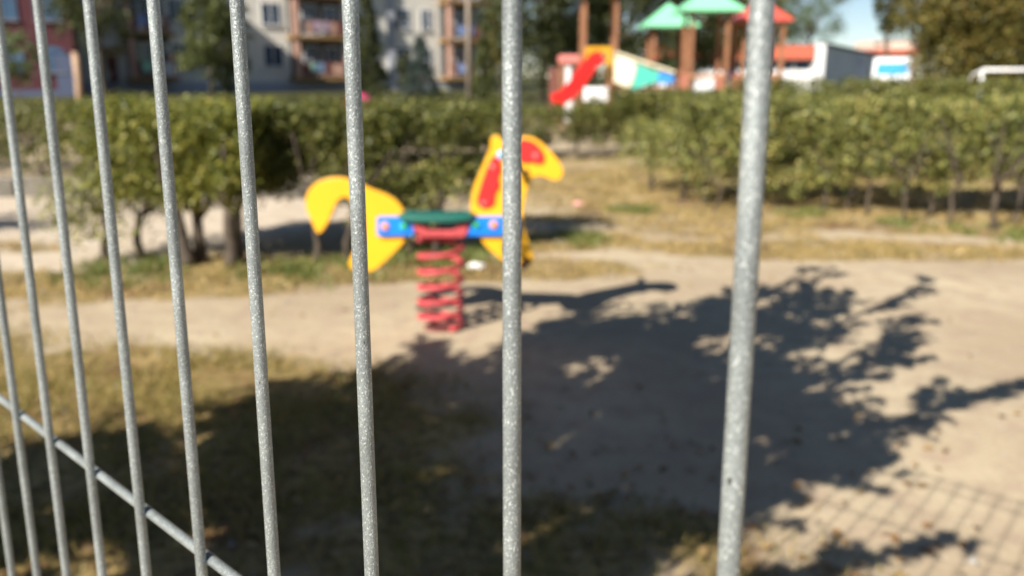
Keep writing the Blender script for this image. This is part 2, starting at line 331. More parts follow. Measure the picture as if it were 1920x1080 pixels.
# ------------------------------------------------------------------ loose grass (uncountable)
def blades(name, n, box, hmin, hmax, wd, m, fn, label):
    P = []
    while len(P) < n:
        k = 20000; x = rng.uniform(box[0], box[1], k); y = rng.uniform(box[2], box[3], k)
        cl = np.array([noise.noise((a * 3.1, b_ * 3.1, 9.3)) + .6 * noise.noise((a * 9, b_ * 9, 2)) for a, b_ in zip(x, y)])
        pr = fn(x, y) * np.clip(cl * 1.3 + .45, 0.04, 1); ok = rng.uniform(0, 1, k) < pr
        P += list(zip(x[ok], y[ok]))
    P = np.array(P[:n]); z = np.array([gz(a, b_) for a, b_ in P]); base = np.column_stack([P, z - .003])
    h = rng.uniform(hmin, hmax, n)[:, None]; ang = rng.uniform(0, 2 * math.pi, n); side = np.column_stack([np.cos(ang), np.sin(ang), np.zeros(n)]) * wd
    lean = np.column_stack([rng.normal(0, .6, n), rng.normal(0, .6, n), np.full(n, .75)]) * h
    V = np.empty((n, 3, 3)); V[:, 0] = base - side; V[:, 1] = base + side; V[:, 2] = base + lean
    o = link(name, npmesh(name, V.reshape(-1, 3), np.arange(n * 3).reshape(n, 3)), m); return tag(o, label, 'grass', kind='stuff')
blades('grass', 36000, (-4.2, 1.2, 1.2, 4.0), .02, .075, .0022, M['grass'], gmask, 'thin dry olive grass in the near left corner inside the fence')
blades('grass', 40000, (-6, 6.5, 4.0, 13), .03, .08, .004, M['straw'], gmask, 'dry straw coloured grass patches around the hedges')
def weedfn(x, y):
    g = np.zeros_like(x)
    for c, r_ in (((1500, 402), .22), ((1690, 425), .2), ((1880, 440), .3), ((1070, 452), .25), ((1185, 395), .2), ((560, 508), .35), ((820, 480), .4), ((1130, 292), .8), ((240, 510), .35), ((650, 520), .25)):
        p = gp(*c); g = np.maximum(g, np.clip(1.3 - np.hypot(x - p.x, (y - p.y)) / r_, 0, 1))
    return g
blades('weed_tufts', 4500, (-4, 5.5, 3.8, 11), .03, .10, .008, M['weed'], weedfn, 'small fresh green weeds at the foot of the hedges')
# fallen leaves and crumbs of bark
P = np.column_stack([rng.uniform(-4, 4.5, 2600), rng.uniform(1.2, 9, 2600)]); P = P[(rng.uniform(0, 1, len(P)) < .10 + .9 * gmask(P[:, 0], P[:, 1]))]
P = np.vstack([P, np.column_stack([rng.normal(-.6, .9, 900), rng.normal(1.9, .35, 900)])])
Pz = np.array([[x, y, gz(x, y) + .008] for x, y in P])
tag(link('fallen_leaves', leaves_mesh('fallen_leaves', Pz, .035, up=3), M['litter_leaf']), 'dry brown fallen leaves scattered over sand and grass', 'leaf litter', kind='stuff')

def pebbles():
    V = []; Fc = []
    tet = np.array([(1, 0, -.3), (-.5, .87, -.3), (-.5, -.87, -.3), (0, 0, .8)])
    for k in range(2200):
        x, y = rng.uniform(-3.5, 4.5), rng.uniform(1.4, 6.5); s_ = rng.uniform(.003, .009) * (2 if rng.random() < .03 else 1); a = rng.uniform(0, 6.28)
        c, sn = math.cos(a), math.sin(a); q = tet * s_ * rng.uniform(.7, 1.3, 3); q = np.column_stack([q[:, 0] * c - q[:, 1] * sn, q[:, 0] * sn + q[:, 1] * c, q[:, 2]]) + (x, y, gz(x, y) + s_ * .2)
        i = len(V) * 4; V.append(q); Fc += [(i, i + 1, i + 3), (i + 1, i + 2, i + 3), (i + 2, i, i + 3), (i, i + 2, i + 1)]
    o = link('gravel', npmesh('gravel', np.concatenate(V), np.array(Fc)), M['concrete']); tag(o, 'small stones and crumbs strewn over the bare sand', 'gravel', kind='stuff')
pebbles()
# ------------------------------------------------------------------ wire mesh fence
def build_fence():
    Dn = cw(1676, 341, -1550) - C0; Dn.normalize()           # along the panel, to the right
    Vu = -(cw(0, 7310, 1550) - C0); Vu.normalize()           # up the wires
    P0 = cw(0, 0, .1638); N = Dn.cross(Vu).normalized()
    if N.dot(Fv) < 0: N = -N                                 # away from the camera
    root = empty('wire_mesh_fence', Vector((P0.x, P0.y, 0)), 'galvanised welded wire mesh fence panel right in front of the lens', 'fence')
    inv = Matrix.Translation(-Vector((P0.x, P0.y, 0)))
    def loc(v): return inv @ v
    rw = .00188; q = plane_hit(191, 891, P0 + N * (2 * rw), N); row0 = (q - P0 - N * (2 * rw))          # the level wire seen low on the left
    a0, b0 = row0.dot(Dn), 0
    b0 = (row0 - Dn * a0).dot(Vu - Dn * Vu.dot(Dn)) / (1 - Vu.dot(Dn) ** 2); 
    lo, hi = -30, 24; s = .05; rw = .00188; top = .715
    bmm = bmesh.new(); bmesh.ops.create_cone(bmm, cap_ends=True, segments=20, radius1=rw, radius2=rw, depth=1.0)
    bmesh.ops.subdivide_edges(bmm, edges=[e for e in bmm.edges if abs(e.verts[0].co.z - e.verts[1].co.z) > .5], cuts=8)
    mv = bpy.data.meshes.new('vertical_wire'); bmm.to_mesh(mv); bmm.free(); mv.polygons.foreach_set('use_smooth', [True] * len(mv.polygons)); mv.materials.append(M['galv'])
    bot = -.86
    for n in range(lo, hi + 1):
        base = P0 + Dn * (n * s) + Vu * (b0 + bot); tp = P0 + Dn * (n * s) + Vu * (b0 + top)
        o = bpy.data.objects.new('vertical_wire', mv.copy() if -9 <= n <= 2 else mv); COL.objects.link(o); o.parent = root
        if -9 <= n <= 2:   # the ones in view: each with its own spangle, a hair out of true
            for v in o.data.vertices:
                k = v.co.z + .5; off = n * 7.3
                v.co.x += .00035 * noise.noise((k * 9, off, 0)) * math.sin(k * math.pi); v.co.y += .00035 * noise.noise((k * 9, off, 5)) * math.sin(k * math.pi)
        ln = (tp - base).length
        rot = Vector((0, 0, 1)).rotation_difference((tp - base).normalized())
        o.rotation_mode = 'QUATERNION'; o.rotation_quaternion = rot; o.location = loc((base + tp) / 2); o.scale = (1, 1, ln)
    for h in (-.8, -.6, -.4, -.2, 0, .218, .45, .65, .69):
        a = P0 + Dn * ((lo - .4) * s) + Vu * (b0 + h) + N * (2 * rw - .0003); b = P0 + Dn * ((hi + .4) * s) + Vu * (b0 + h) + N * (2 * rw - .0003)
        pts = [a.lerp(b, k / 40) for k in range(41)]
        hb = B().tube([loc(p) for p in pts], .0019, 16)
        if h in (-.2, 0, .218):
            for n in range(-12, 3):   # weld beads where the wires cross
                c = P0 + Dn * (n * s) + Vu * (b0 + h) + N * (rw * 1.05)
                hb.sphere(loc(c), .0019, (1.15, 1.15, .9), 10, 6)
        hb.build('horizontal_wire', M['galv'], root, smooth=True)
    for n in (lo - .9, hi + .9):
        c = P0 + Dn * (n * s) + N * .01; c.z = 0
        o = B().box(-.03, .03, -.02, .02, -.2, 1.72).build('post', M['galv'], root); o.location = loc(c); o.rotation_euler = (0, 0, R(-45))
    return root
build_fence()

# ------------------------------------------------------------------ spring rocker horse
def build_rider():
    base = gp(826, 614); yaw = R(-7)
    ax = Vector((math.cos(yaw), math.sin(yaw), 0)); nv = Vector((-ax.y, ax.x, 0))   # along the animal; away from camera
    root = empty('spring_horse', base, 'yellow rocking horse with green seat on a red coil spring', 'spring rider')
    def pl(px, py, off=0): return plane_hit(px, py, base + nv * off, nv) - base
    rear = [(597, 438), (585, 418), (573, 388), (576, 362), (590, 345), (612, 335), (640, 333), (668, 342), (700, 356), (728, 367), (748, 382), (758, 400), (760, 425), (757, 452), (742, 470), (720, 491), (702, 506), (684, 509), (664, 506), (654, 497), (657, 484), (667, 462), (669, 430), (665, 395), (656, 374), (645, 370), (634, 376), (624, 395), (614, 418)]
    front = [(930, 253), (920, 261), (919, 277), (911, 297), (899, 324), (888, 352), (883, 378), (883, 402), (892, 428), (905, 454), (925, 475), (945, 490), (966, 500), (985, 499), (996, 496), (1000, 484), (994, 463), (985, 440), (980, 414), (982, 385), (987, 360), (994, 343), (1004, 331), (1018, 331), (1034, 337), (1048, 337), (1056, 325), (1052, 309), (1038, 290), (1022, 274), (1004, 261), (984, 256), (962, 261), (944, 262)]
    TH = .022
    for nm, out, lab in (('rear_panel', rear, 'yellow haunch and curled tail'), ('front_panel', front, 'yellow head, neck and foreleg')):
        pts = [pl(*p, -TH / 2) for p in out]; pts = spline(pts, 4)
        o = B().prism(pts, nv * TH).build(nm, M['yellow'], root, bevel=.003); o['label'] = lab
    mane = [(930, 291), (938, 300), (940, 318), (935, 332), (937, 348), (929, 362), (926, 382), (912, 390), (899, 387), (894, 376), (901, 349), (910, 322), (920, 300)]
    cheek = [(976, 262), (990, 262), (1004, 268), (1016, 281), (1021, 297), (1013, 307), (998, 304), (984, 305), (972, 300), (968, 280)]
    for sgn in (-1, 1):
        f0 = sgn * TH / 2; t = .009 * sgn
        for nm, out in (('mane', mane), ('bridle_patch', cheek)):
            B().prism(spline([pl(*p, f0 + (.0005 * sgn)) + Vector((0, 0, 0)) for p in out], 4), nv * t).build(nm, M['red'], root, bevel=.002)
        for x, y in ((924, 312), (907, 380), (1004, 291)):
            c = pl(x, y, f0); B().tube([c + nv * t, c + nv * (t + .006 * sgn)], [.0115, .009], 12).build('bolt', M['steel'], root, smooth=False)
        c = pl(988, 322, f0); B().tube([c, c + nv * (.003 * sgn)], .011, 12).build('eye', M['black'], root)
        # blue side bars, bolted on
        bo = sgn * (TH / 2 + .001)
        for x0, x1, cap in ((709, 778, ((725, 423, 'caporange'), (760, 423, 'capgreen'))), (872, 974, ((928, 420, 'caporange'), (895, 420, 'capgreen')))):
            q = [pl(x0, 405, bo), pl(x1, 404, bo), pl(x1, 440, bo), pl(x0, 441, bo)]
            o = B().prism(q, nv * (.024 * sgn)).build('side_bar', M['blue'], root, bevel=.005, seg=3)
            for x, y, cm in cap:
                c = pl(x, y, bo) + nv * (.024 * sgn)
                B().tube([c, c + nv * .006 * sgn, c + nv * .012 * sgn], [.020, .018, .009] if cm == 'caporange' else [.018, .016, .008], 14).build('bolt_cap', M[cm], root, smooth=True)
    # steel carrier under the seat
    q = [pl(772, 408, -.05), pl(878, 408, -.05), pl(872, 420, -.05), pl(778, 420, -.05)]
    B().prism(q, nv * .10).build('seat_carrier', M['dark'], root, bevel=.002)
    # seat, slightly dished
    L0, R0 = pl(753, 403), pl(891, 403); n = 18; bm = bmesh.new(); grid = []
    for i in range(n + 1):
        u = i / n; c = L0.lerp(R0, u); row = []
        hw = .085 * (1 - .25 * abs(2 * u - 1) ** 3)
        for j in range(11):
            v = j / 5 - 1; zz = .010 + .006 * abs(2 * u - 1) ** 2 - .004 + .004 * (1 - v * v)
            row.append((c + nv * (v * hw) + Vector((0, 0, zz))))
        grid.append(row)
    tv = [[bm.verts.new(p) for p in r_] for r_ in grid]; bv = [[bm.verts.new(p - Vector((0, 0, .026))) for p in r_] for r_ in grid]
    for i in range(n):
        for j in range(10):
            bm.faces.new((tv[i][j], tv[i + 1][j], tv[i + 1][j + 1], tv[i][j + 1])); bm.faces.new((bv[i][j], bv[i][j + 1], bv[i + 1][j + 1], bv[i + 1][j]))
    for i in range(n):
        bm.faces.new((tv[i][0], bv[i][0], bv[i + 1][0], tv[i + 1][0])); bm.faces.new((tv[i][10], tv[i + 1][10], bv[i + 1][10], bv[i][10]))
    for j in range(10):
        bm.faces.new((tv[0][j], tv[0][j + 1], bv[0][j + 1], bv[0][j])); bm.faces.new((tv[n][j], bv[n][j], bv[n][j + 1], tv[n][j + 1]))
    b_ = B(); b_.bm.free(); b_.bm = bm; b_.build('seat', M['green'], root, bevel=.006, seg=3)
    # hand grip and foot rest bars through the panels
    c = pl(950, 285); h = B().tube([c - nv * .14, c + nv * .14], .013, 14).build('hand_grip', M['dark'], root, smooth=True)
    for sg in (-1, 1): B().sphere(c + nv * (.145 * sg), .021).build('grip_end', M['lightblue'], h, smooth=True)
    c = pl(987, 489); h = B().tube([c - nv * .11, c + nv * .11], .015, 14).build('foot_rest', M['brownred'], root, smooth=True)
    # spring clamp and coil
    topc = (pl(828, 425) + Vector((0, 0, 0)))
    zt = pl(828, 448).z
    B().prism([pl(772, 416, -.045), pl(792, 421, -.045), pl(803, 432, -.045), pl(850, 432, -.045), pl(858, 421, -.045), pl(880, 412, -.045), pl(878, 434, -.045), pl(868, 446, -.045), pl(790, 446, -.045), pl(776, 432, -.045)], nv * .09).build('spring_clamp', M['spring_red'], root, bevel=.006, seg=3)
    pts = []; rr = []; turns = 5.7; z0 = .012
    zc = [0, .05, .5, 1.0]
    NN = int(turns * 28)
    cx = pl(828, 520); cx.z = 0
    for k in range(NN + 1):
        t = k / NN; z = z0 + (zt - z0) * (t * .94 + .06 * t * t); a = t * turns * 2 * math.pi - 1.0
        bend = cx * t + Vector((0, 0, 0))
        pts.append(Vector((math.cos(a) * .094, math.sin(a) * .094, z)) + bend)
    B().tube(pts, .0125, 12).build('coil_spring', M['spring_red'], root, smooth=True)
    B().tube([Vector((0, 0, -.02)), Vector((0, 0, .008))], .075, 28).build('ground_plate', M['brownred'], root)
    return root
build_rider()

# ------------------------------------------------------------------ hedges
def twisty(b, p, q, r0, r1, wob, seg=6, n=6):
    p, q = Vector(p), Vector(q); pts = []; s_ = random.random() * 99
    for k in range(seg + 1):
        t = k / seg; w_ = math.sin(math.pi * min(t * 1.2, 1)) * wob
        pts.append(p.lerp(q, t) + Vector((noise.noise((s_, t * 2.5, 0)), noise.noise((s_, t * 2.5, 7)), 0)) * w_)
    b.tube(pts, [r0 + (r1 - r0) * k / seg for k in range(seg + 1)], n)
def hedge(path, width, z0, z1, nclump, per, lsize, m, label, group='clipped privet hedges round the playground', stems=(), sig=.045, rag=.06, hole=.0, bite=.12, cat='hedge', name='hedge', stemr=.022):
    """path: list of (x, y) ground points along the middle of the hedge"""
    pts = [Vector((*p, 0)) for p in path]; seg = [(b_ - a).length for a, b_ in zip(pts, pts[1:])]; tot = sum(seg)
    org = pts[0]; root = empty(name, org, label, cat, group)
    def on(s):
        for a, b_, l in zip(pts, pts[1:], seg):
            if s <= l or b_ is pts[-1]:
                d = (b_ - a).normalized(); return a + d * s, Vector((-d.y, d.x, 0))
            s -= l
    C = []; tries = 0
    while len(C) < nclump and tries < nclump * 30:
        tries += 1
        s = random.uniform(-.1, tot + .1); c, nrm = on(min(max(s, 0), tot)); u = random.uniform(-1, 1); v = random.random()
        edge = max(abs(u), 1.0 if v > .86 else 0)
        if edge < .62 and random.random() < .7: continue
        low = z0 + .16 * noise.noise((c.x * 1.7, c.y * 1.7, 3)) + .07 * noise.noise((c.x * 5, c.y * 5, 8))
        hi_ = z1 + rag * noise.noise((c.x * 2.3, c.y * 2.3, 5)) + rag * .5 * noise.noise((c.x * 7, c.y * 7, 1))
        z = low + (hi_ - low) * v
        if v < .35 and random.random() < .45 * (1 - v / .35): continue
        wv = width / 2 * (1 + .22 * noise.noise((c.x * 2, z * 3, c.y * 2)) + .34 * noise.noise((c.x * 5.5, z * 6, c.y * 5.5))) * (1 - .25 * max(0, .3 - v))
        p = c + nrm * (u * wv); p.z = z
        if fbm(p, 3.6, 4) + .6 * fbm(p, 8.5, 9) < -.10 + hole and random.random() < .93: continue
        if s < 0 or s > tot: p += (pts[0] - pts[1]).normalized() * (-s if s < 0 else -(s - tot)) * .5
        C.append(p)
    C = np.array([list(p) for p in C]) - np.array(list(org))
    P = np.repeat(C, per, 0) + rng.normal(0, sig, (len(C) * per, 3)) * np.array([1, 1, .8])
    P = P[P[:, 2] > .03]
    link('foliage', leaves_mesh('foliage', P, lsize), m, root)
    for s in stems:
        if isinstance(s, tuple): bp = Vector((s[0], s[1], 0)) - org; hgt = s[2] if len(s) > 2 else z0 + .25
        else: bp = on(s)[0] - org; hgt = z0 + .3
        b = B(); r = stemr * random.uniform(.7, 1.15); kn = bp + Vector((random.uniform(-.06, .06), random.uniform(-.05, .05), hgt * random.uniform(.55, .75)))
        twisty(b, bp + Vector((0, 0, -.02)), kn, r * 1.25, r * .85, .05, 5, 7)
        for k in range(4):
            a = random.uniform(0, 6.28); e = kn + Vector((math.cos(a) * random.uniform(.1, .3), math.sin(a) * random.uniform(.08, .25), random.uniform(.2, .5)))
            e.z = min(e.z, z1 - .1); twisty(b, kn - Vector((0, 0, .02)), e, r * .6, r * .25, .06, 4, 5)
        b.build('stem', M['hedge_bark'], root, smooth=True)
    return root
def G2(x, y): p = gp(x, y); return (p.x, p.y)
# near left bushes, bare trunks below
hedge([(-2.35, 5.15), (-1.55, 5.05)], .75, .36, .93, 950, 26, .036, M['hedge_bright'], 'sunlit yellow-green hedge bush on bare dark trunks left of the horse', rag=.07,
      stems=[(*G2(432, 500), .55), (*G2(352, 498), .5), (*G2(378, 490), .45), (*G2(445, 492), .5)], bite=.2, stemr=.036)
hedge([(-2.6, 5.0), (-2.25, 4.95)], .45, .17, .55, 120, 18, .032, M['hedge_bright'], 'thin leafy side shoots sprouting low at the left bush', hole=.15, sig=.07, group='low shoots', cat='shrub', name='shrub', stems=[.1, .3])
hedge([(-1.5, 5.3), (-.15, 5.45)], .7, .36, .885, 950, 26, .036, M['hedge_far'], 'green hedge section directly behind the horse, shade put in by darker leaves', rag=.05,  # darker leaf set paints the shade on this section
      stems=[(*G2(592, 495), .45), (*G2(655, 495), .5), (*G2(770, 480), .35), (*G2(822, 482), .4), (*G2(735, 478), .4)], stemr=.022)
hedge([(-.9, 5.2), (-.35, 5.2)], .35, .06, .52, 170, 18, .032, M['hedge'], 'dark twiggy undergrowth under the hedge behind the spring', hole=.08, sig=.06, group='low shoots', cat='shrub', name='shrub', stems=[.1, .25, .4])
# far left, behind the sandpit
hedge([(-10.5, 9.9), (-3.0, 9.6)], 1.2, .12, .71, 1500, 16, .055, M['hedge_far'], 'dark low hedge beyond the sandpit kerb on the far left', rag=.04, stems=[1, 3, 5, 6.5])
# bush added out of view to cast the band of shade over the sandpit
hedge([(-5.4, 5.7), (-4.25, 5.5)], .6, .12, .85, 340, 22, .04, M['hedge'], 'added unseen hedge bush casting a shadow over the sandpit', stems=[.2, .6, .9])
# far hedge across the middle
hedge([(-4.2, 11.0), (-.2, 11.2), (1.0, 11.9), (1.9, 12.1)], 1.2, .20, .67, 1700, 16, .05, M['hedge_far'], 'dark hedge crossing the middle distance behind the horse', rag=.05, stems=[.5, 1.5, 2.4, 3.2, 3.7, 4.2, 4.8, 5.3])
hedge([(1.75, 12.4), (2.7, 11.4), (3.6, 9.8), (3.9, 8.9)], 1.5, .20, .86, 2200, 18, .05, M['hedge_far'], 'green hedge with bright gaps at its foot below the slide', rag=.05, stems=[.1, .35, .8, 1.2, 1.6, 2.2, 3])
# right-hand hedge with a sparse foot
hedge([(1.75, 7.75), (3.0, 7.1), (4.6, 6.55), (6.6, 6.2)], 1.15, .26, .91, 3600, 24, .038, M['hedge'], 'long olive and brown hedge on thin bare stems on the right', rag=.05, hole=.03,
      stems=[(*G2(1340, 398), .35), (*G2(1540, 398), .5), (*G2(1625, 402), .5), (*G2(1697, 420), .5), (*G2(1775, 424), .6), (*G2(1850, 430), .55), (*G2(1868, 432), .5), (*G2(1740, 405), .4), (*G2(1590, 395), .4), (*G2(1905, 420), .4)], stemr=.015)
hedge([(1.3, 8.3), (1.65, 7.3), (1.8, 6.95)], .5, .22, .62, 260, 18, .036, M['hedge'], 'thin reddish end of the right hedge trailing towards the path', hole=.12, sig=.07, group='low shoots', cat='shrub', name='shrub', stems=[.2, .8, 1.2])
hedge([(3.5, 13.2), (8, 12.8), (14, 12.4)], 1.5, .2, 1.03, 2900, 14, .06, M['hedge_far'], 'further hedge row whose top shows beyond the right hedge', rag=.03, stems=[1, 3, 5, 7])
hedge([(-14, 14.5), (-6, 14.2), (-.5, 14.0)], 1.3, .15, .68, 1500, 12, .065, M['hedge_far'], 'farthest hedge line before the apartment blocks', rag=.05, stems=[1, 4, 7, 10])

# ------------------------------------------------------------------ sandpit kerb, litter, ball, goal
pk = empty('sandpit_kerb', (-5, 8.2, 0), 'weathered grey kerb edging the pale sandpit', 'kerb')
a, b = gp(-160, 366), gp(640, 372); d = (b - a); rz = math.atan2(d.y, d.x); pk.location = a; pk.rotation_euler = (0, 0, rz); Ln = d.length; nk = 4
for k in range(nk):
    bx('kerb_stone', M['kerb'], pk, k * Ln / nk + .008, (k + 1) * Ln / nk - .008, -.06 + .01 * (k % 2), .10, -.05, .155 + .008 * ((k * 7) % 3), bevel=.008)
def crumple(name, px, py, r, m, label, cat):
    p = gp(px, py); bm = bmesh.new(); bmesh.ops.create_icosphere(bm, subdivisions=3, radius=r)
    for v in bm.verts:
        k = 1 + .55 * noise.noise(v.co * (2.2 / r)) + .3 * noise.noise(v.co * (5 / r)); v.co *= k; v.co.z *= .55; v.co.x *= 1.35
    for v in bm.verts: v.co.z += r * .45
    bb = B(); bb.bm.free(); bb.bm = bm; o = bb.build(name, m); o.location = (p.x, p.y, gz(p.x, p.y)); return tag(o, label, cat)
crumple('crumpled_paper', 893, 500, .032, M['paper'], 'crumpled white paper lying right of the coil spring', 'litter')
crumple('plastic_wrapper', 1085, 382, .030, M['pink'], 'pale pink wrapper on the dry grass right of the horse head', 'litter')
crumple('plastic_wrapper', 203, 494, .016, M['pink'], 'tiny pink scrap on the sand beside the left bush', 'litter')
p = at(672, 178, 19); tag(B().sphere((0, 0, .367), .367, u=28, v=18).build('ball', M['hotpink'], smooth=True), 'big pink ball showing above the hedge left of centre', 'ball').location = (p.x, 19, 0)
def goal():
    Y = 24; x0 = at(1843, 130, Y).x; zt = at(1843, 131, Y).z; W = 3.0
    g = empty('football_goal', (x0, Y, 0), 'white football goal frame beyond the right hedge', 'goal'); r = .045
    B().tube([(0, 0, zt), (W, 0, zt)], r, 10).build('crossbar', M['white'], g, smooth=True)
    for x in (0, W):
        B().tube([(x, 0, 0), (x, 0, zt - r)], r, 10).build('upright', M['white'], g, smooth=True)
        B().tube([(x, .05, zt - .02), (x, .5, zt * .9), (x, 1.1, .05)], .03, 8).build('rear_stay', M['white'], g, smooth=True)
    B().tube([(0, 1.1, .05), (W, 1.1, .05)], .03, 8).build('ground_bar', M['white'], g, smooth=True)
goal()

# ------------------------------------------------------------------ trees
def tree(px, Y, h, base_h, rad, nclump, per, ls, m, label, cat='tree', shape='round', name='tree', group='trees around the playground', hole=-.1, trunk_r=.14, sig=None, x=None, sq=1.0):
    X = x if x is not None else at(px, 142, Y).x
    root = empty(name, (X, Y, 0), label, cat, group); b = B(); C = []; cen = (h + base_h) / 2; hz = (h - base_h) / 2
    off = random.random() * 50
    tries = 0
    while len(C) < nclump and tries < 40 * nclump:
        tries += 1
        v = Vector((random.gauss(0, 1), random.gauss(0, 1), random.gauss(0, 1))).normalized() * random.uniform(.25, 1) ** .5
        if shape == 'round':
            bump = 1 + .38 * noise.noise(v * 1.7 + Vector((off, 0, 0))) + .2 * noise.noise(v * 4 + Vector((off, 3, 0)))
            p = Vector((v.x * rad * bump, v.y * rad * bump * sq, cen + v.z * hz * bump))
        else:
            t = random.random() ** 1.35; rr = rad * (1 - t) ** .85 * (1 + .25 * noise.noise((t * 9, v.x * 2 + off, v.y * 2))); a = math.atan2(v.y, v.x)
            q = random.uniform(.55, 1) if random.random() < .8 else random.random()
            p = Vector((math.cos(a) * rr * q, math.sin(a) * rr * q, base_h + (h - base_h) * t))
        if fbm(p / max(rad, .01), 2.4, off) < hole: continue
        C.append(p)
    twisty(b, (0, 0, -.1), (0, 0, base_h + (h - base_h) * (.55 if shape == 'round' else .95)), trunk_r, trunk_r * .25, trunk_r * 2 if shape == 'round' else 0, 8, 8)
    if shape == 'round':
        for k in range(14):
            e = random.choice(C); z = base_h * random.uniform(.7, 1.0) + (h - base_h) * random.uniform(0, .35)
            twisty(b, (0, 0, z), e * .92, trunk_r * .45, trunk_r * .08, trunk_r * 1.5, 5, 5)
    b.build('trunk', M['bark'], root, smooth=True)
    C = np.array([list(p) for p in C]); sg = sig or rad * .09
    P = np.repeat(C, per, 0) + rng.normal(0, sg, (len(C) * per, 3))
    link('crown', leaves_mesh('crown', P, ls), m, root); return root
tree(190, 30, 7.5, 1.9, 1.7, 260, 22, .16, M['tree_dark'], 'dark tree shading the red block at the upper left', hole=-.05)
tree(395, 38, 8.5, 1.5, 1.45, 330, 24, .17, M['thuja'], 'tall yellowish thuja in front of the cream block', shape='cone', name='thuja', cat='tree', trunk_r=.1)
tree(425, 35, 4.4, .4, 1.0, 200, 22, .15, M['thuja'], 'smaller round shrub right of the tall thuja', name='shrub', cat='shrub', trunk_r=.08, group='shrubs by the apartment blocks')
tree(692, 40, 5.0, .3, 1.0, 330, 22, .15, M['tree_dark'], 'dark narrow evergreen between the two balcony stacks', shape='cone', name='thuja', trunk_r=.09)
tree(788, 45, 3.1, .2, 1.1, 260, 22, .13, M['spruce'], 'small blue-grey spruce before the cream facade', shape='cone', name='spruce', trunk_r=.08)
tree(765, 46, 2.3, .2, .7, 140, 22, .13, M['tree_dark'], 'low dark shrub left of the small spruce', name='shrub', cat='shrub', trunk_r=.06, group='shrubs by the apartment blocks')
tree(908, 42, 3.6, .2, .75, 230, 22, .13, M['thuja'], 'slim green thuja right of the tall pole', shape='cone', name='thuja', trunk_r=.08)
tree(942, 44, 5.8, .8, 1.0, 260, 22, .16, M['tree_olive'], 'olive tree at the right end of the cream block', trunk_r=.1)
tree(1020, 36, 8.5, .9, 2.5, 700, 26, .18, M['tree_dark'], 'broad dark tree left of the slide tower', hole=-.22)
tree(1075, 41, 9.0, .8, 2.4, 520, 24, .19, M['tree_olive'], 'tall olive tree straight behind the slide tower', hole=-.2)
tree(1165, 36, 7.8, .8, 1.7, 420, 24, .18, M['tree_dark'], 'dark green tree behind the cream panel', hole=-.18)
tree(1300, 44, 7.0, 1.2, 2.5, 520, 24, .18, M['tree_dark'], 'dark tree seen under the green roofs', hole=-.15)
tree(1370, 50, 7.5, 1.4, 2.4, 460, 24, .19, M['tree_olive'], 'olive tree behind the red roofed tower', hole=-.15)
tree(1252, 60, 5.6, 1.0, 2.0, 260, 22, .2, M['tree_light'], 'pale tree top showing between the green roofs', hole=-.1)
tree(1512, 62, 9.0, 3.2, 3.0, 230, 22, .19, M['tree_light'], 'airy light green birch against the sky', name='birch', hole=.02, trunk_r=.13, sig=.28)
tree(1448, 70, 8.0, 2.5, 2.6, 200, 22, .2, M['tree_light'], 'pale leafy tree behind the end of the low building', name='birch', hole=0, trunk_r=.13)
tree(1655, 58, 9.2, 3.4, 1.15, 300, 24, .19, M['tree_dark'], 'narrow dark tree rising behind the kiosk', hole=-.1)
tree(1822, 30, 5.7, .1, 2.4, 1300, 30, .15, M['tree_olive'], 'large rounded olive-brown tree on the upper right', hole=-.3, sig=.2)
tree(1905, 34, 4.3, .3, 2.0, 500, 24, .16, M['tree_olive'], 'lower bushy tree at the right edge behind the goal', hole=-.25)
tree(1880, 52, 13.0, 3, 3.4, 420, 24, .24, M['tree_dark'], 'tall dark tree peeking over the olive tree', hole=-.1, x=at(1850, 100, 52).x)
tree(32, 21, 2.3, .9, .55, 70, 16, .11, M['tree_light'], 'young light green sapling at the far left', hole=0, name='sapling', trunk_r=.03)

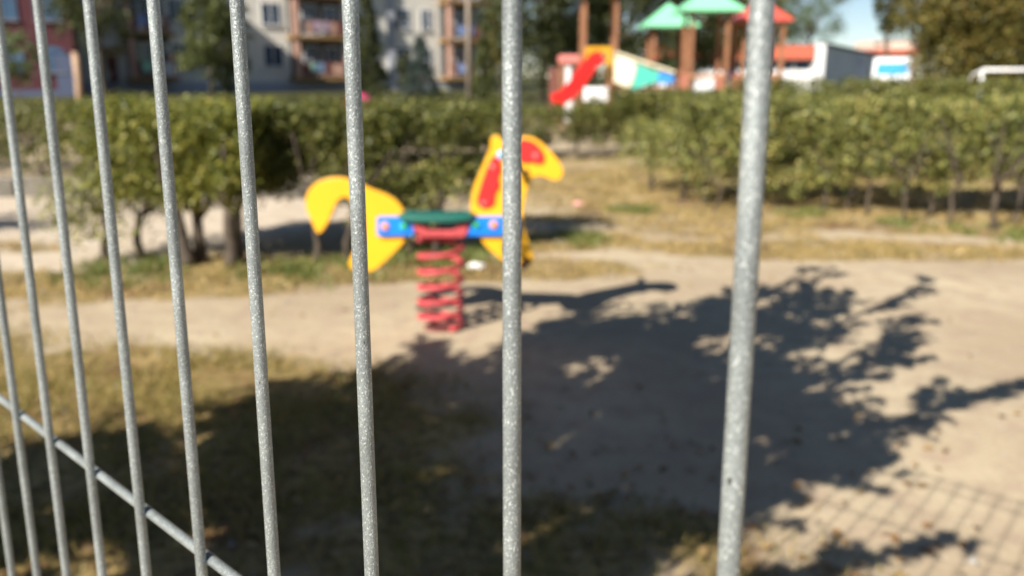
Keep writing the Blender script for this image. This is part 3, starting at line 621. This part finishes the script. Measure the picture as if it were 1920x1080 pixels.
# the tree behind the photographer that throws the big shadow
def shade_tree():
    HS = .66
    cot = 1 / math.tan(EL)
    def up(px, py, h): return gp(px, py) - SH * (h * cot) + Vector((0, 0, h))
    tx = Vector((-2.15, -.55, 0)); root = empty('tree', tx, 'leafy tree outside the fence casting the broad shadow over the sand', 'tree', 'trees around the playground')
    b = B(); hub = Vector((-2.0, -.3, 1.5)); P = []
    twisty(b, tx + Vector((0, 0, -.1)) - tx, hub - tx, .11, .07, .15, 8, 10)
    # main limbs: photo position of the tip's shadow and its height
    tips = [((1900, 716), 2.75, 1.0), ((1725, 600), 2.9, 1.0), ((1690, 655), 2.7, .8), ((1745, 525), 3.0, 1.0), ((1560, 500), 3.1, .9), ((1640, 860), 2.5, .8), ((1480, 640), 2.8, 1.1), ((1330, 575), 3.1, .9), ((1140, 610), 3.2, .9),
            ((790, 655), 3.3, .9), ((700, 700), 3.2, .9), ((560, 740), 3.1, .8), ((1000, 640), 3.2, 1.0), ((420, 800), 3.0, .8), ((240, 830), 2.9, .8), ((60, 880), 2.8, .8), ((1180, 1000), 2.3, .7), ((1430, 880), 2.4, .9),
            ((820, 640), 3.4, .4), ((1790, 1010), 2.5, .3), ((1700, 640), 2.8, .7), ((1500, 700), 2.8, .9), ((1830, 740), 2.75, .8), ((1600, 545), 3.0, .9), ((1510, 505), 3.1, .8), ((1420, 530), 3.1, .8), ((1480, 925), 2.5, .5), ((1400, 560), 3.0, .9), ((1620, 770), 2.65, .9)]
    for (px, dens_h, dn) in tips:
        e = up(*px, dens_h * HS); s0 = hub + Vector((random.uniform(-.05, .05), random.uniform(-.05, .05), random.uniform(-.15, .2)))
        d = e - s0; L_ = d.length; n = 9; side = Vector((-d.y, d.x, 0)).normalized(); pts = []
        sag = random.uniform(-.12, .12)
        for k in range(n + 1):
            t = k / n; pts.append(s0 + d * t + side * (math.sin(t * math.pi) * sag) + Vector((0, 0, .10 * math.sin(t * math.pi))))
        b.tube([p - tx for p in pts], [.04 * (1 - k / n) + .005 for k in range(n + 1)], 6)
        for k in range(22):      # side twigs, more spread in the middle of the limb
            t = random.uniform(.35, 1.0); q = pts[0].lerp(pts[-1], t) + side * (math.sin(t * math.pi) * sag) + Vector((0, 0, .10 * math.sin(t * math.pi)))
            ang = random.choice((-1, 1)) * R(random.uniform(12, 40)); ln = random.uniform(.12, .42) * (1.25 - t) * 1.3 * dn + .04
            dd = Matrix.Rotation(ang, 3, 'Z') @ d.normalized(); dd.z += random.uniform(-.3, .2); e2 = q + dd * ln
            b.tube([q - tx, e2 - tx], [.006, .0025], 4)
            for _ in range(int(18 * dn) + 4):
                u = random.uniform(.2, 1.08); P.append(q.lerp(e2, u) + Vector([random.gauss(0, .014) for _ in range(3)]))
        for _ in range(30):
            u = random.uniform(.8, 1.0); P.append(pts[0].lerp(pts[-1], u) + Vector([random.gauss(0, .014) for _ in range(3)]))
    b.build('trunk', M['bark'], root, smooth=True)
    # dense inner crown: clumps whose shadow falls inside this outline (photo pixels)
    poly = [(-200, 880), (60, 845), (240, 800), (420, 770), (560, 735), (640, 730), (760, 690), (960, 690), (1090, 600), (1240, 590), (1380, 560), (1480, 560), (1560, 580), (1500, 640), (1470, 700), (1420, 740), (1450, 770), (1560, 740), (1590, 790), (1480, 850), (1420, 875), (1400, 930), (1300, 960), (1240, 1010), (1250, 1060), (1330, 1075), (1420, 1040), (1470, 1055), (1540, 1045), (1560, 1060), (1480, 1095), (1300, 1120), (1000, 1180), (-200, 1200)]
    PG = [gp(*q) for q in poly]
    def inside(x, y):
        c = False; j = len(PG) - 1
        for i in range(len(PG)):
            if (PG[i].y > y) != (PG[j].y > y) and x < (PG[j].x - PG[i].x) * (y - PG[i].y) / (PG[j].y - PG[i].y) + PG[i].x: c = not c
            j = i
        return c
    n = 0
    while n < 1150:
        x, y = random.uniform(-2.6, 2.5), random.uniform(1.2, 4.8)
        jx = .30 * noise.noise((x * 2.2, y * 2.2, 31)) + .16 * noise.noise((x * 6, y * 6, 33)) + random.gauss(0, .09); jy = .30 * noise.noise((x * 2.2, y * 2.2, 51)) + .16 * noise.noise((x * 6, y * 6, 53)) + random.gauss(0, .05)
        if not inside(x + jx, y + jy): continue
        q = noise.noise((x * 3.6 - y * 1.2, y * 4.6, 12.0)) * .8 + .55 * noise.noise((x * 8, y * 8, 2)) - (.05 if x < -.3 else .0)
        if q < .0 + .07 * min(max((x - .2) / 1.2, 0), 1): continue
        n += 1; h = random.uniform(1.5, 2.4); c = Vector((x, y, 0)) - SH * (h * cot) + Vector((0, 0, h))
        for _ in range(20): P.append(c + Vector([random.gauss(0, .05) for _ in range(3)]))
    A = np.array([list(p - tx) for p in P]); link('crown', leaves_mesh('crown', A, .06, up=.2), M['tree_olive'], root)
shade_tree()

# ------------------------------------------------------------------ playground
def hip_roof(name, m, parent, cx, cy, z0, z1, r, top=.0):
    bm = bmesh.new(); lo_ = [bm.verts.new((cx + sx * r, cy + sy * r, z0)) for sx, sy in ((-1, -1), (1, -1), (1, 1), (-1, 1))]
    lb = [bm.verts.new((v.co.x, v.co.y, z0 - .05)) for v in lo_]; ap = bm.verts.new((cx, cy, z1)); ib = bm.verts.new((cx, cy, z1 - .1))
    for k in range(4):
        j = (k + 1) % 4; bm.faces.new((lo_[k], lo_[j], ap)); bm.faces.new((lb[k], lb[j], lo_[j], lo_[k])); bm.faces.new((lb[j], lb[k], ib))
    bb = B(); bb.bm.free(); bb.bm = bm; return bb.build(name, m, parent)
def tower(X, Y, posts, ph, w, plat, roofm, rz0, rz1, rr, label, rz=0, name='play_tower', boards=None):
    t = empty(name, (X, Y, 0), label, 'play tower', 'wooden play towers beyond the hedge', rz)
    for sx, sy in ((-1, -1), (1, -1), (1, 1), (-1, 1)):
        B().box(sx * w - .045, sx * w + .045, sy * w - .045, sy * w + .045, -.1, ph).build('post', M['post_wood'], t)
    nb = 7
    for k in range(nb):
        bx('deck_board', M['rail_wood'], t, -w + .08 + k * (2 * w - .16) / nb + .008, -w + .08 + (k + 1) * (2 * w - .16) / nb - .008, -w + .075, w - .075, plat - .05, plat)
    if roofm: hip_roof('roof', roofm, t, 0, 0, rz0, rz1, rr)
    return t
YP = 20.0
def px2(px, Y=YP): return at(px, 142, Y).x
def pz(py, Y=YP): return at(960, py, Y).z
# slide tower
X1 = px2(1120); tw = tower(X1, YP, None, 3.04, .36, 1.2, M['roof_green'], 3.0, 3.8, .68, 'tall brown tower carrying the red slide')
def lx(px): return px2(px, YP - .4) - X1
sl = [(lx(1122), -.55, pz(112)), (lx(1108), -.62, pz(122)), (lx(1095), -.75, pz(140)), (lx(1080), -.9, pz(160)), (lx(1062), -1.05, pz(178)), (lx(1048), -1.12, pz(186)), (lx(1040), -1.15, pz(190))]
sp_ = spline(sl, 4, closed=False); bm = bmesh.new(); rows = []
for i, p in enumerate(sp_):
    d = (sp_[min(i + 1, len(sp_) - 1)] - sp_[max(i - 1, 0)]).normalized(); s_ = Vector((0, 1, 0)) - d * d.y; s_.normalize(); u_ = s_.cross(d); u_ = u_ if u_.z > 0 else -u_
    rows.append([bm.verts.new(p + s_ * a + u_ * c) for a, c in ((-.24, .2), (-.21, .2), (-.18, 0), (.18, 0), (.21, .2), (.24, .2), (.22, -.1), (-.22, -.1))])
for r0, r1 in zip(rows, rows[1:]):
    for k in range(8): bm.faces.new((r0[k], r0[(k + 1) % 8], r1[(k + 1) % 8], r1[k]))
bb = B(); bb.bm.free(); bb.bm = bm; bb.build('slide', M['slide_red'], tw, smooth=False)
e0 = Vector((lx(1046), -1.12, pz(193))); B().box(e0.x - .05, e0.x + .05, -1.4, -1.0, 0, e0.z - .04).build('slide_foot', M['post_wood'], tw)
gf = B(); gf.box(lx(1096), lx(1103), -.46, -.40, pz(150), pz(90)); gf.box(lx(1135), lx(1146), -.46, -.40, pz(150), pz(90)); gf.box(lx(1096), lx(1146), -.47, -.41, pz(100), pz(89)); gf.build('entry_frame', M['pyellow'], tw)
# ramp screen: cream, teal and blue boards stepping down to the right
yb = -.5
def scr(name, m, pts, dy=0): return B().prism([Vector((lx(x), yb + dy, pz(y))) for x, y in pts], (0, .05, 0)).build(name, m, tw)
scr('ramp_panel', M['cream_panel'], [(1150, 100), (1192, 110), (1190, 135), (1180, 166), (1150, 153)])['label'] = 'cream board'
scr('ramp_panel', M['white'], [(1158, 108), (1186, 112), (1184, 138), (1175, 158), (1157, 148)], -.015)['label'] = 'white board'
scr('ramp_panel', M['teal'], [(1193, 120), (1213, 128), (1233, 135), (1233, 152), (1184, 168)])['label'] = 'teal board'
scr('ramp_panel', M['pblue'], [(1234, 136), (1256, 139), (1264, 146), (1256, 156), (1234, 156)])['label'] = 'blue board'
B().tube([Vector((lx(1150), yb - .05, pz(100))), Vector((lx(1262), yb - .05, pz(136)))], .035, 8).build('hand_rail', M['cream_panel'], tw)
for x, hh in ((1180, .5), (1233, .55), (1262, .6)):
    B().box(lx(x) - .04, lx(x) + .04, yb + .06, yb + .14, -.1, pz(150)).build('ramp_post', M['post_wood'], tw)
bx('ramp_deck', M['rail_wood'], tw, lx(1150), lx(1262), -.38, .3, .78, .84)
pa = B(); pa.box(lx(1088), lx(1132), -1.45, -1.40, pz(187), pz(162)); pa.build('low_white_panel', M['white'], tw, bevel=.03)
bx('low_panel_post', M['post_wood'], tw, lx(1136), lx(1146), -.6, -.5, -.1, pz(150))
# playhouse left of the slide
xh = px2(1070, 21.5); ph_ = empty('play_house', (xh, 21.5, 0), 'little white playhouse with faded red top left of the slide', 'playhouse')
def hx(px): return px2(px, 21.2) - xh
bx('wall', M['white'], ph_, hx(1056), hx(1070), -.3, -.25, .0, pz(120, 21.2)); bx('wall', M['cream_wall'], ph_, hx(1056), hx(1084), .5, .55, 0, pz(120, 21.2))
bx('roof_board', M['pink_wood'], ph_, hx(1049), hx(1090), -.4, .6, pz(119, 21.2), pz(103, 21.2), bevel=.03)
for x in (1052, 1086): bx('corner_post', M['post_wood'], ph_, hx(x) - .05, hx(x) + .05, -.36, -.26, 0, pz(119, 21.2))
bx('side_board', M['rust'], ph_, hx(1030), hx(1046), -.3, -.22, 0, pz(128, 21.2))
# other towers
def simple_tower(pc, Y, w, top, eave_y, apex_y, roofw, roofm, label, plat_z=.6, rz=0):
    X = px2(pc, Y); t = tower(X, Y, None, pz(eave_y, Y) + .03, w, plat_z, roofm, pz(eave_y, Y), pz(apex_y, Y), roofw, label, rz)
    for sx in (-1, 1):
        for k in range(6):
            y0 = -w + .1 + k * (2 * w - .2) / 6; bx('slat', M['pink_wood'] if k % 2 else M['rail_wood'], t, sx * w - .02, sx * w + .02, y0 + .01, y0 + (2 * w - .2) / 6 - .01, plat_z + .02, plat_z + .55)
    bx('rail', M['rail_wood'], t, -w - .02, w + .02, -w - .11, -w - .07, plat_z + .45, plat_z + .53)
    return t
simple_tower(1248, 22.8, .42, 0, 49, 5, .70, M['roof_green'], 'tower under the lower green roof')
simple_tower(1319, 20.6, .42, 0, 20, -26, .72, M['roof_green'], 'tower under the higher green roof')
simple_tower(1417, 21.0, .45, 0, 38, -3, .62, M['roof_red'], 'tower under the red roof behind the thick wire')
# benches/white bits by the towers
def bench(px, Y, w, label, m):
    X = px2(px, Y); t = empty('bench', (X, Y, 0), label, 'bench', 'low white benches under the towers')
    bx('seat', m, t, -w / 2, w / 2, -.2, .2, .40, .46)
    bx('backrest', m, t, -w / 2, w / 2, .2, .25, .5, .95)
    for sx in (-1, 1): bx('leg', M['post_wood'], t, sx * (w / 2 - .1) - .04, sx * (w / 2 - .1) + .04, -.15, .24, 0, .4)
bench(1285, 24, .55, 'white bench below the lower green roof', M['white'])
bench(1345, 25, .5, 'white bench left of the person in dark blue', M['white'])
bench(1388, 23, .5, 'white bench right of the person in dark blue', M['white'])

# ------------------------------------------------------------------ person in dark blue, standing far off
def person():
    Y = 30; X = px2(1374, Y); hgt = 1.5; root = empty('person', (X, Y, 0), 'person in dark blue jacket and trousers standing among the play towers', 'person', rz=.5)
    def skin(name, V, E, rad, m, par, sub=2):
        me = bpy.data.meshes.new(name); me.from_pydata(V, E, []); o = link(name, me, m, par)
        md = o.modifiers.new('skin', 'SKIN'); sv = me.skin_vertices[0].data
        for i, r_ in enumerate(rad): sv[i].radius = (r_, r_ * .85)
        sv[0].use_root = True; md.use_smooth_shade = True
        s2 = o.modifiers.new('sub', 'SUBSURF'); s2.levels = sub; s2.render_levels = sub; return o
    V = [(0, 0, .88), (0, 0, 1.05), (0, 0.01, 1.28), (0, 0, 1.40), (0, 0, 1.47),
         (-.17, 0, 1.34), (-.22, .02, 1.08), (-.20, -.10, .88), (-.19, -.15, .80), (.17, 0, 1.34), (.22, .02, 1.08), (.21, -.06, .86), (.20, -.09, .78),
         (-.09, 0, .84), (-.10, -.02, .48), (-.11, .03, .09), (-.12, -.10, .04), (.09, 0, .84), (.11, .03, .48), (.12, .06, .09), (.13, -.06, .04)]
    E = [(0, 1), (1, 2), (2, 3), (3, 4), (2, 5), (5, 6), (6, 7), (7, 8), (2, 9), (9, 10), (10, 11), (11, 12), (0, 13), (13, 14), (14, 15), (15, 16), (0, 17), (17, 18), (18, 19), (19, 20)]
    rd = [.12, .115, .13, .06, .055, .065, .05, .038, .035, .065, .05, .038, .035, .09, .065, .045, .04, .09, .065, .045, .04]
    skin('body', V, E, rd, M['jacket'], root)
    hd = B().sphere((0, -.01, 1.60), .1, (.85, 1, 1.2)).build('head', M['skin'], root, smooth=True)
    B().sphere((0, .015, 1.63), .104, (.9, 1, 1.12)).build('hair', M['hair'], hd, smooth=True)
    B().sphere((0, -.11, 1.59), .016, (1, 1, 1.4)).build('nose', M['skin'], hd, smooth=True)
    for s_ in (-1, 1):
        B().sphere((s_ * .033, -.098, 1.615), .012).build('eye', M['black'], hd, smooth=True)
        hb = B().sphere((s_ * .20, -.13 if s_ < 0 else -.09, .76), .04, (.6, .8, 1.2)); 
        for k in range(4): hb.tube([(s_ * .20, -.155 + k * .018 + (0 if s_ < 0 else .04), .74), (s_ * .20, -.16 + k * .018 + (0 if s_ < 0 else .04), .675 - .008 * (k in (1, 2)))], .008, 6)
        hb.tube([(s_ * .185, -.16 + (0 if s_ < 0 else .04), .77), (s_ * .175, -.19 + (0 if s_ < 0 else .04), .72)], .009, 6); hb.build('hand', M['skin'], root, smooth=True)
    root.scale = (.93, .93, .93)
person()

# ------------------------------------------------------------------ buildings
def facade_root(name, P, Q, label, cat='building', group=None):
    P, Q = Vector((*P, 0)), Vector((*Q, 0)); d = Q - P
    return empty(name, P, label, cat, group, math.atan2(d.y, d.x)), d.length
def window(par, x, z, w_, h_, y=0.0, glass='glass', arch=False, fm='white'):
    """local x along the wall, -y towards the viewer; (x, z) is the centre"""
    f = B(); t = .07
    f.box(x - w_ / 2 - t, x - w_ / 2, y - .06, y + .02, z - h_ / 2 - t, z + h_ / 2 + t).box(x + w_ / 2, x + w_ / 2 + t, y - .06, y + .02, z - h_ / 2 - t, z + h_ / 2 + t)
    f.box(x - w_ / 2, x + w_ / 2, y - .055, y + .02, z - h_ / 2 - t, z - h_ / 2).box(x - w_ / 2, x + w_ / 2, y - .055, y + .02, z + h_ / 2, z + h_ / 2 + t).box(x - .03, x + .03, y - .05, y + .02, z - h_ / 2, z + h_ / 2)
    fo = f.build('window', M[fm], par)
    if arch:
        pts = [(x - w_ / 2, y - .02, z - h_ / 2), (x + w_ / 2, y - .02, z - h_ / 2)] + [(x + w_ / 2 * math.cos(a), y - .02, z + h_ / 2 + w_ * .28 * math.sin(a)) for a in np.linspace(0, math.pi, 12)]
        B().prism(pts, (0, .03, 0)).build('pane', M[glass], fo)
    else: bx('pane', M[glass], fo, x - w_ / 2, x + w_ / 2, y - .02, y + .01, z - h_ / 2, z + h_ / 2)
    bx('sill', M['concrete'], fo, x - w_ / 2 - .1, x + w_ / 2 + .1, y - .14, y - .065, z - h_ / 2 - .12, z - h_ / 2 - .07)
# cream block: a long facade running away to the right, so that the sun only grazes it
cP, cQ = (-29.5, 52.5), (-1.2, 69.5)
cb, CL = facade_root('apartment_building', cP, cQ, 'cream apartment block with salmon balcony stacks behind the hedges')
bx('wall', M['cream_wall'], cb, 0, CL, 0, 11, 0, 14.6); bx('roof', M['roofing'], cb, -.3, CL + .3, -.3, 11.3, 14.6, 14.9); bx('plinth', M['grey_wall'], cb, 0, CL, -.06, -.002, 0, .7)
def fx(px):   # photo column -> distance along the facade
    r = ray(px, 142); P = Vector((*cP, 0)); Q = Vector((*cQ, 0)); d = (Q - P).normalized(); n_ = Vector((d.y, -d.x, 0)); h_ = C0 + r * ((P - C0).dot(n_) / r.dot(n_)); return (h_ - P).dot(d)
FL = [1.0 + 2.8 * k for k in range(5)]      # floor levels
wins = [345, 515, 695, 755, 800, 905]
for k, px in enumerate(wins):
    for z in FL: window(cb, fx(px), z + 1.45, 1.25 if px != 800 else .8, 1.4)
for x in (735,):
    bx('pilaster', M['grey_wall'], cb, fx(x) - .3, fx(x) + .3, -.22, -.01, 0, 14.5)
cloths = ['cloth_blue', 'cloth_white', 'cloth_pink', 'cloth_green', 'awning', 'rust']
def balcony_stack(x0, x1, seed):
    rnd = random.Random(seed); dp = 1.5
    bx('balcony_recess_shade', M['shade'], cb, x0, x1, -.05, -.003, .4, 14.4)  # flat dark sheet standing for the shade inside the balconies
    for i, z in enumerate(FL):
        s_ = bx('balcony', M['ochre'], cb, x0 - .25, x1 + .25, -dp - .1, -.055, z - .22, z)
        # side wall to the left, parapet of upright boards to the front
        bx('side_wall', M['side_wall'], s_, x0 - .06, x0 + .3, -dp, -dp + .35, z + .003, z + 2.57)
        if i % 2 == 0 or rnd.random() < .5: bx('side_wall', M['side_wall'], s_, x1 - .3, x1 + .02, -dp, -dp + .3, z + .003, z + 1.5)
        n = 8; wd = (x1 - x0 - .4) / n
        for k in range(n):
            bx('railing_board', M[rnd.choice(['rust', 'rust', 'side_wall', 'cloth_white', 'shade'])] if i < 4 else M['rust'], s_, x0 + .36 + k * wd, x0 + .36 + (k + 1) * wd - .05, -dp - .04, -dp, z + .1, z + .95)
        bx('top_rail', M['rust'], s_, x0 + .33, x1, -dp - .06, -dp + .03, z + .97, z + 1.03)
        window(cb, x0 + (x1 - x0) * .38, z + 1.15, 1.0, 2.0, y=-.055); window(cb, x0 + (x1 - x0) * .78, z + 1.4, .9, 1.3, y=-.055)
        for k in range(2):
            q = x0 + .6 + rnd.random() * (x1 - x0 - 1.8); bx('laundry', M[rnd.choice(cloths[:4])], s_, q, q + rnd.uniform(.5, 1.1), -dp - .09, -dp - .065, z + .35, z + 1.0)
    bx('awning', M['awning'], cb, x0 + .4, x1 - .5, -dp - .35, -dp - .1, FL[2] + .85, FL[2] + 1.25) if seed == 2 else None
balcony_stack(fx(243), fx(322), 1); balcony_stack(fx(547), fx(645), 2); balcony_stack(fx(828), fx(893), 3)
bx('entrance_canopy', M['ochre'], cb, fx(196), fx(236), -1.6, -.01, 2.55, 2.8)
dr = bx('entrance_door', M['rust'], cb, fx(203), fx(222), -.06, -.004, .1, 2.3); bx('handle', M['steel'], dr, fx(205), fx(205) + .1, -.1, -.062, 1.1, 1.3)
# dark red block, nearer, at the left edge
rP, rQ = (-36.5, 42.0), (-24.2, 47.5)
rb, RL = facade_root('apartment_building', rP, rQ, 'dark red apartment block with blue arched windows at the left edge')
bx('wall', M['darkred_wall'], rb, 0, RL, 0, 9, 0, 12.5); bx('roof', M['roofing'], rb, -.3, RL + .3, -.3, 9.3, 12.5, 12.8)
def rfx(px):
    r = ray(px, 142); P = Vector((*rP, 0)); Q = Vector((*rQ, 0)); d = (Q - P).normalized(); n_ = Vector((d.y, -d.x, 0)); h_ = C0 + r * ((P - C0).dot(n_) / r.dot(n_)); return (h_ - P).dot(d)
for px in (-60, 24, 104):
    for k, z in enumerate((1.85, 4.55, 7.2, 9.9)): window(rb, rfx(px), z, 1.15, 1.0, glass='glass_blue', arch=True, fm='blue_wall')
bx('plinth_band', M['blue_wall'], rb, 0, RL - .6, -.08, -.004, -.1, .35)
bx('corner_panel', M['blue_wall'], rb, RL - 1.0, RL + .01, -.1, -.004, .0, 2.2)
# low red-fascia building on the right and its grey gable wall
lb, LL = facade_root('low_building', (9.3, 60.0), (21.6, 60.0), 'low white building with red fascia and grey side wall')
zf = lambda y, Y=60.0: at(960, y, Y).z
bx('wall', M['white'], lb, 0, LL, 0, 6, 0, zf(88)); bx('fascia', M['redfascia'], lb, 0, LL - .7, -.7, -.01, zf(111), zf(86)); bx('roof', M['roofing'], lb, -.2, LL - .1, -.5, 6.2, zf(86) + .003, zf(84))
bx('window_band', M['glass'], lb, 1.0, LL - .75, -.06, -.004, zf(130), zf(113)); bx('end_pier', M['white'], lb, LL - .62, LL + .02, -.75, -.004, 0, zf(82))
for k in range(9):
    q = 1.0 + (LL - 1.75) * k / 9; bx('mullion', M['white'], lb, q, q + .12, -.09, -.062, zf(130), zf(113))
# gable wall runs back, lower towards the far end
e1 = at(1530, 142, 60).x - 9.3; e2 = at(1642, 142, 67)
zA = zf(85); zB = at(960, 106, 67).z
pts = [Vector((e1 + .0, -.7, 0)), Vector((e2.x - 9.3, 6.8, 0)), Vector((e2.x - 9.3, 6.8, zB)), Vector((e1 + .0, -.7, zA))]
gdir = Vector((pts[1].x - pts[0].x, pts[1].y - pts[0].y, 0)).normalized(); gn = Vector((-gdir.y, gdir.x, 0))
B().prism(pts, gn * .4).build('gable_wall', M['gable'], lb)
cap = [pts[3] + Vector((0, 0, .01)), pts[2] + Vector((0, 0, .01)), pts[2] + Vector((0, 0, .2)), pts[3] + Vector((0, 0, .2))]
B().prism([c - gn * .1 for c in cap], gn * .65).build('roof_edge', M['roofing'], lb)
dl = bx('downpipe', M['blue_wall'], lb, 0, .12, 0, .12, 0, zB); dl.location = pts[0].lerp(pts[1], .62) - gn * .16
# kiosk with cream and red fascia
kP = at(1640, 142, 68); kb, KL = facade_root('kiosk', (kP.x, 68), (at(1712, 142, 68).x, 68), 'small shop building with cream and red fascia right of the grey wall')
k66 = lambda y: at(960, y, 68).z
bx('wall', M['creamfascia'], kb, 0.1, KL, 0, 4, 0, k66(100)); bx('fascia', M['creamfascia'], kb, -.15, KL + .1, -.4, 4.1, k66(92) + .003, k66(76)); bx('fascia_band', M['redfascia'], kb, -.15, KL + .1, -.42, 4.1, k66(101), k66(92))
window(kb, KL * .3, 2.1, .8, 1.0); window(kb, KL * .75, 2.1, .8, 1.0)
# white van parked in front of the kiosk, nose towards us
def van():
    Y = 50; X = at(1671, 142, Y).x; v = empty('van', (X, Y, 0), 'white van with blue windscreen parked in front of the small shop', 'van', rz=R(-24.5))
    w2 = .98; prof = [(-2.0, .35), (-2.05, .95), (-1.75, 1.15), (-1.25, 1.85), (-.9, 2.1), (2.6, 2.15), (2.7, 1.9), (2.7, .35)]
    B().prism([Vector((-w2, y, z)) for y, z in prof], (2 * w2, 0, 0)).build('body', M['white'], v, bevel=.09, seg=3)
    B().prism([Vector((-.84, -1.775 - .03, 1.17)), Vector((.84, -1.775 - .03, 1.17)), Vector((.78, -1.27, 1.80)), Vector((-.78, -1.27, 1.80))], (0, -.02, .02)).build('windscreen', M['vanblue'], v)
    bx('grille', M['black'], v, -.5, .5, -2.09, -2.06, .62, .8); bx('bumper', M['dark'], v, -w2, w2, -2.12, -2.04, .34, .52)
    bx('number_plate', M['white'], v, -.26, .26, -2.135, -2.125, .38, .49)
    for sx in (-1, 1):
        B().sphere((sx * .74, -2.03, .82), .13, (1, .35, .8)).build('headlight', M['steel'], v, smooth=True)
        bx('mirror', M['black'], v, sx * (w2 + .12) - .08, sx * (w2 + .12) + .08, -1.55, -1.45, 1.15, 1.4)
        bx('side_window', M['vanblue'], v, sx * (w2 + .003) - .004, sx * (w2 + .003) + .004, -1.1, -.3, 1.2, 1.75)
        for y in (-1.3, 1.8):
            wh = B().tube([(sx * (w2 - .2), y, .33), (sx * (w2 + .01), y, .33)], .33, 20).build('wheel', M['black'], v)
            B().tube([(sx * (w2 + .0), y, .33), (sx * (w2 + .02), y, .33)], .2, 16).build('rim', M['steel'], wh)
van()
# poles
p = at(880, 150, 40); lp = empty('street_lamp', (p.x, 40, 0), 'tall weathered lamp pole left of centre before the cream block', 'street lamp')
B().tube([(0, 0, 0), (0, 0, 8.2)], [.16, .09], 12).build('pole', M['pole'], lp, smooth=True); B().tube([(0, 0, 8.15), (.5, -.2, 8.5), (1.1, -.4, 8.5)], .05, 8).build('arm', M['pole'], lp, smooth=True); B().sphere((1.3, -.45, 8.48), .3, (1, .5, .3)).build('lamp_head', M['steel'], lp, smooth=True)
p = at(147, 150, 24); wp = empty('wooden_post', (p.x, 24, 0), 'short tan wooden post before the dark red block', 'post')
B().tube([(-.07, 0, 0), (0, 0, 1.0), (.0, 0, at(147, 100, 24).z)], .1, 10).build('post_shaft', M['tan_pole'], wp, smooth=True); B().tube([(0, 0, at(147, 100, 24).z + .002), (0, 0, at(147, 100, 24).z + .03)], [.11, .09], 10).build('post_cap', M['tan_pole'], wp)
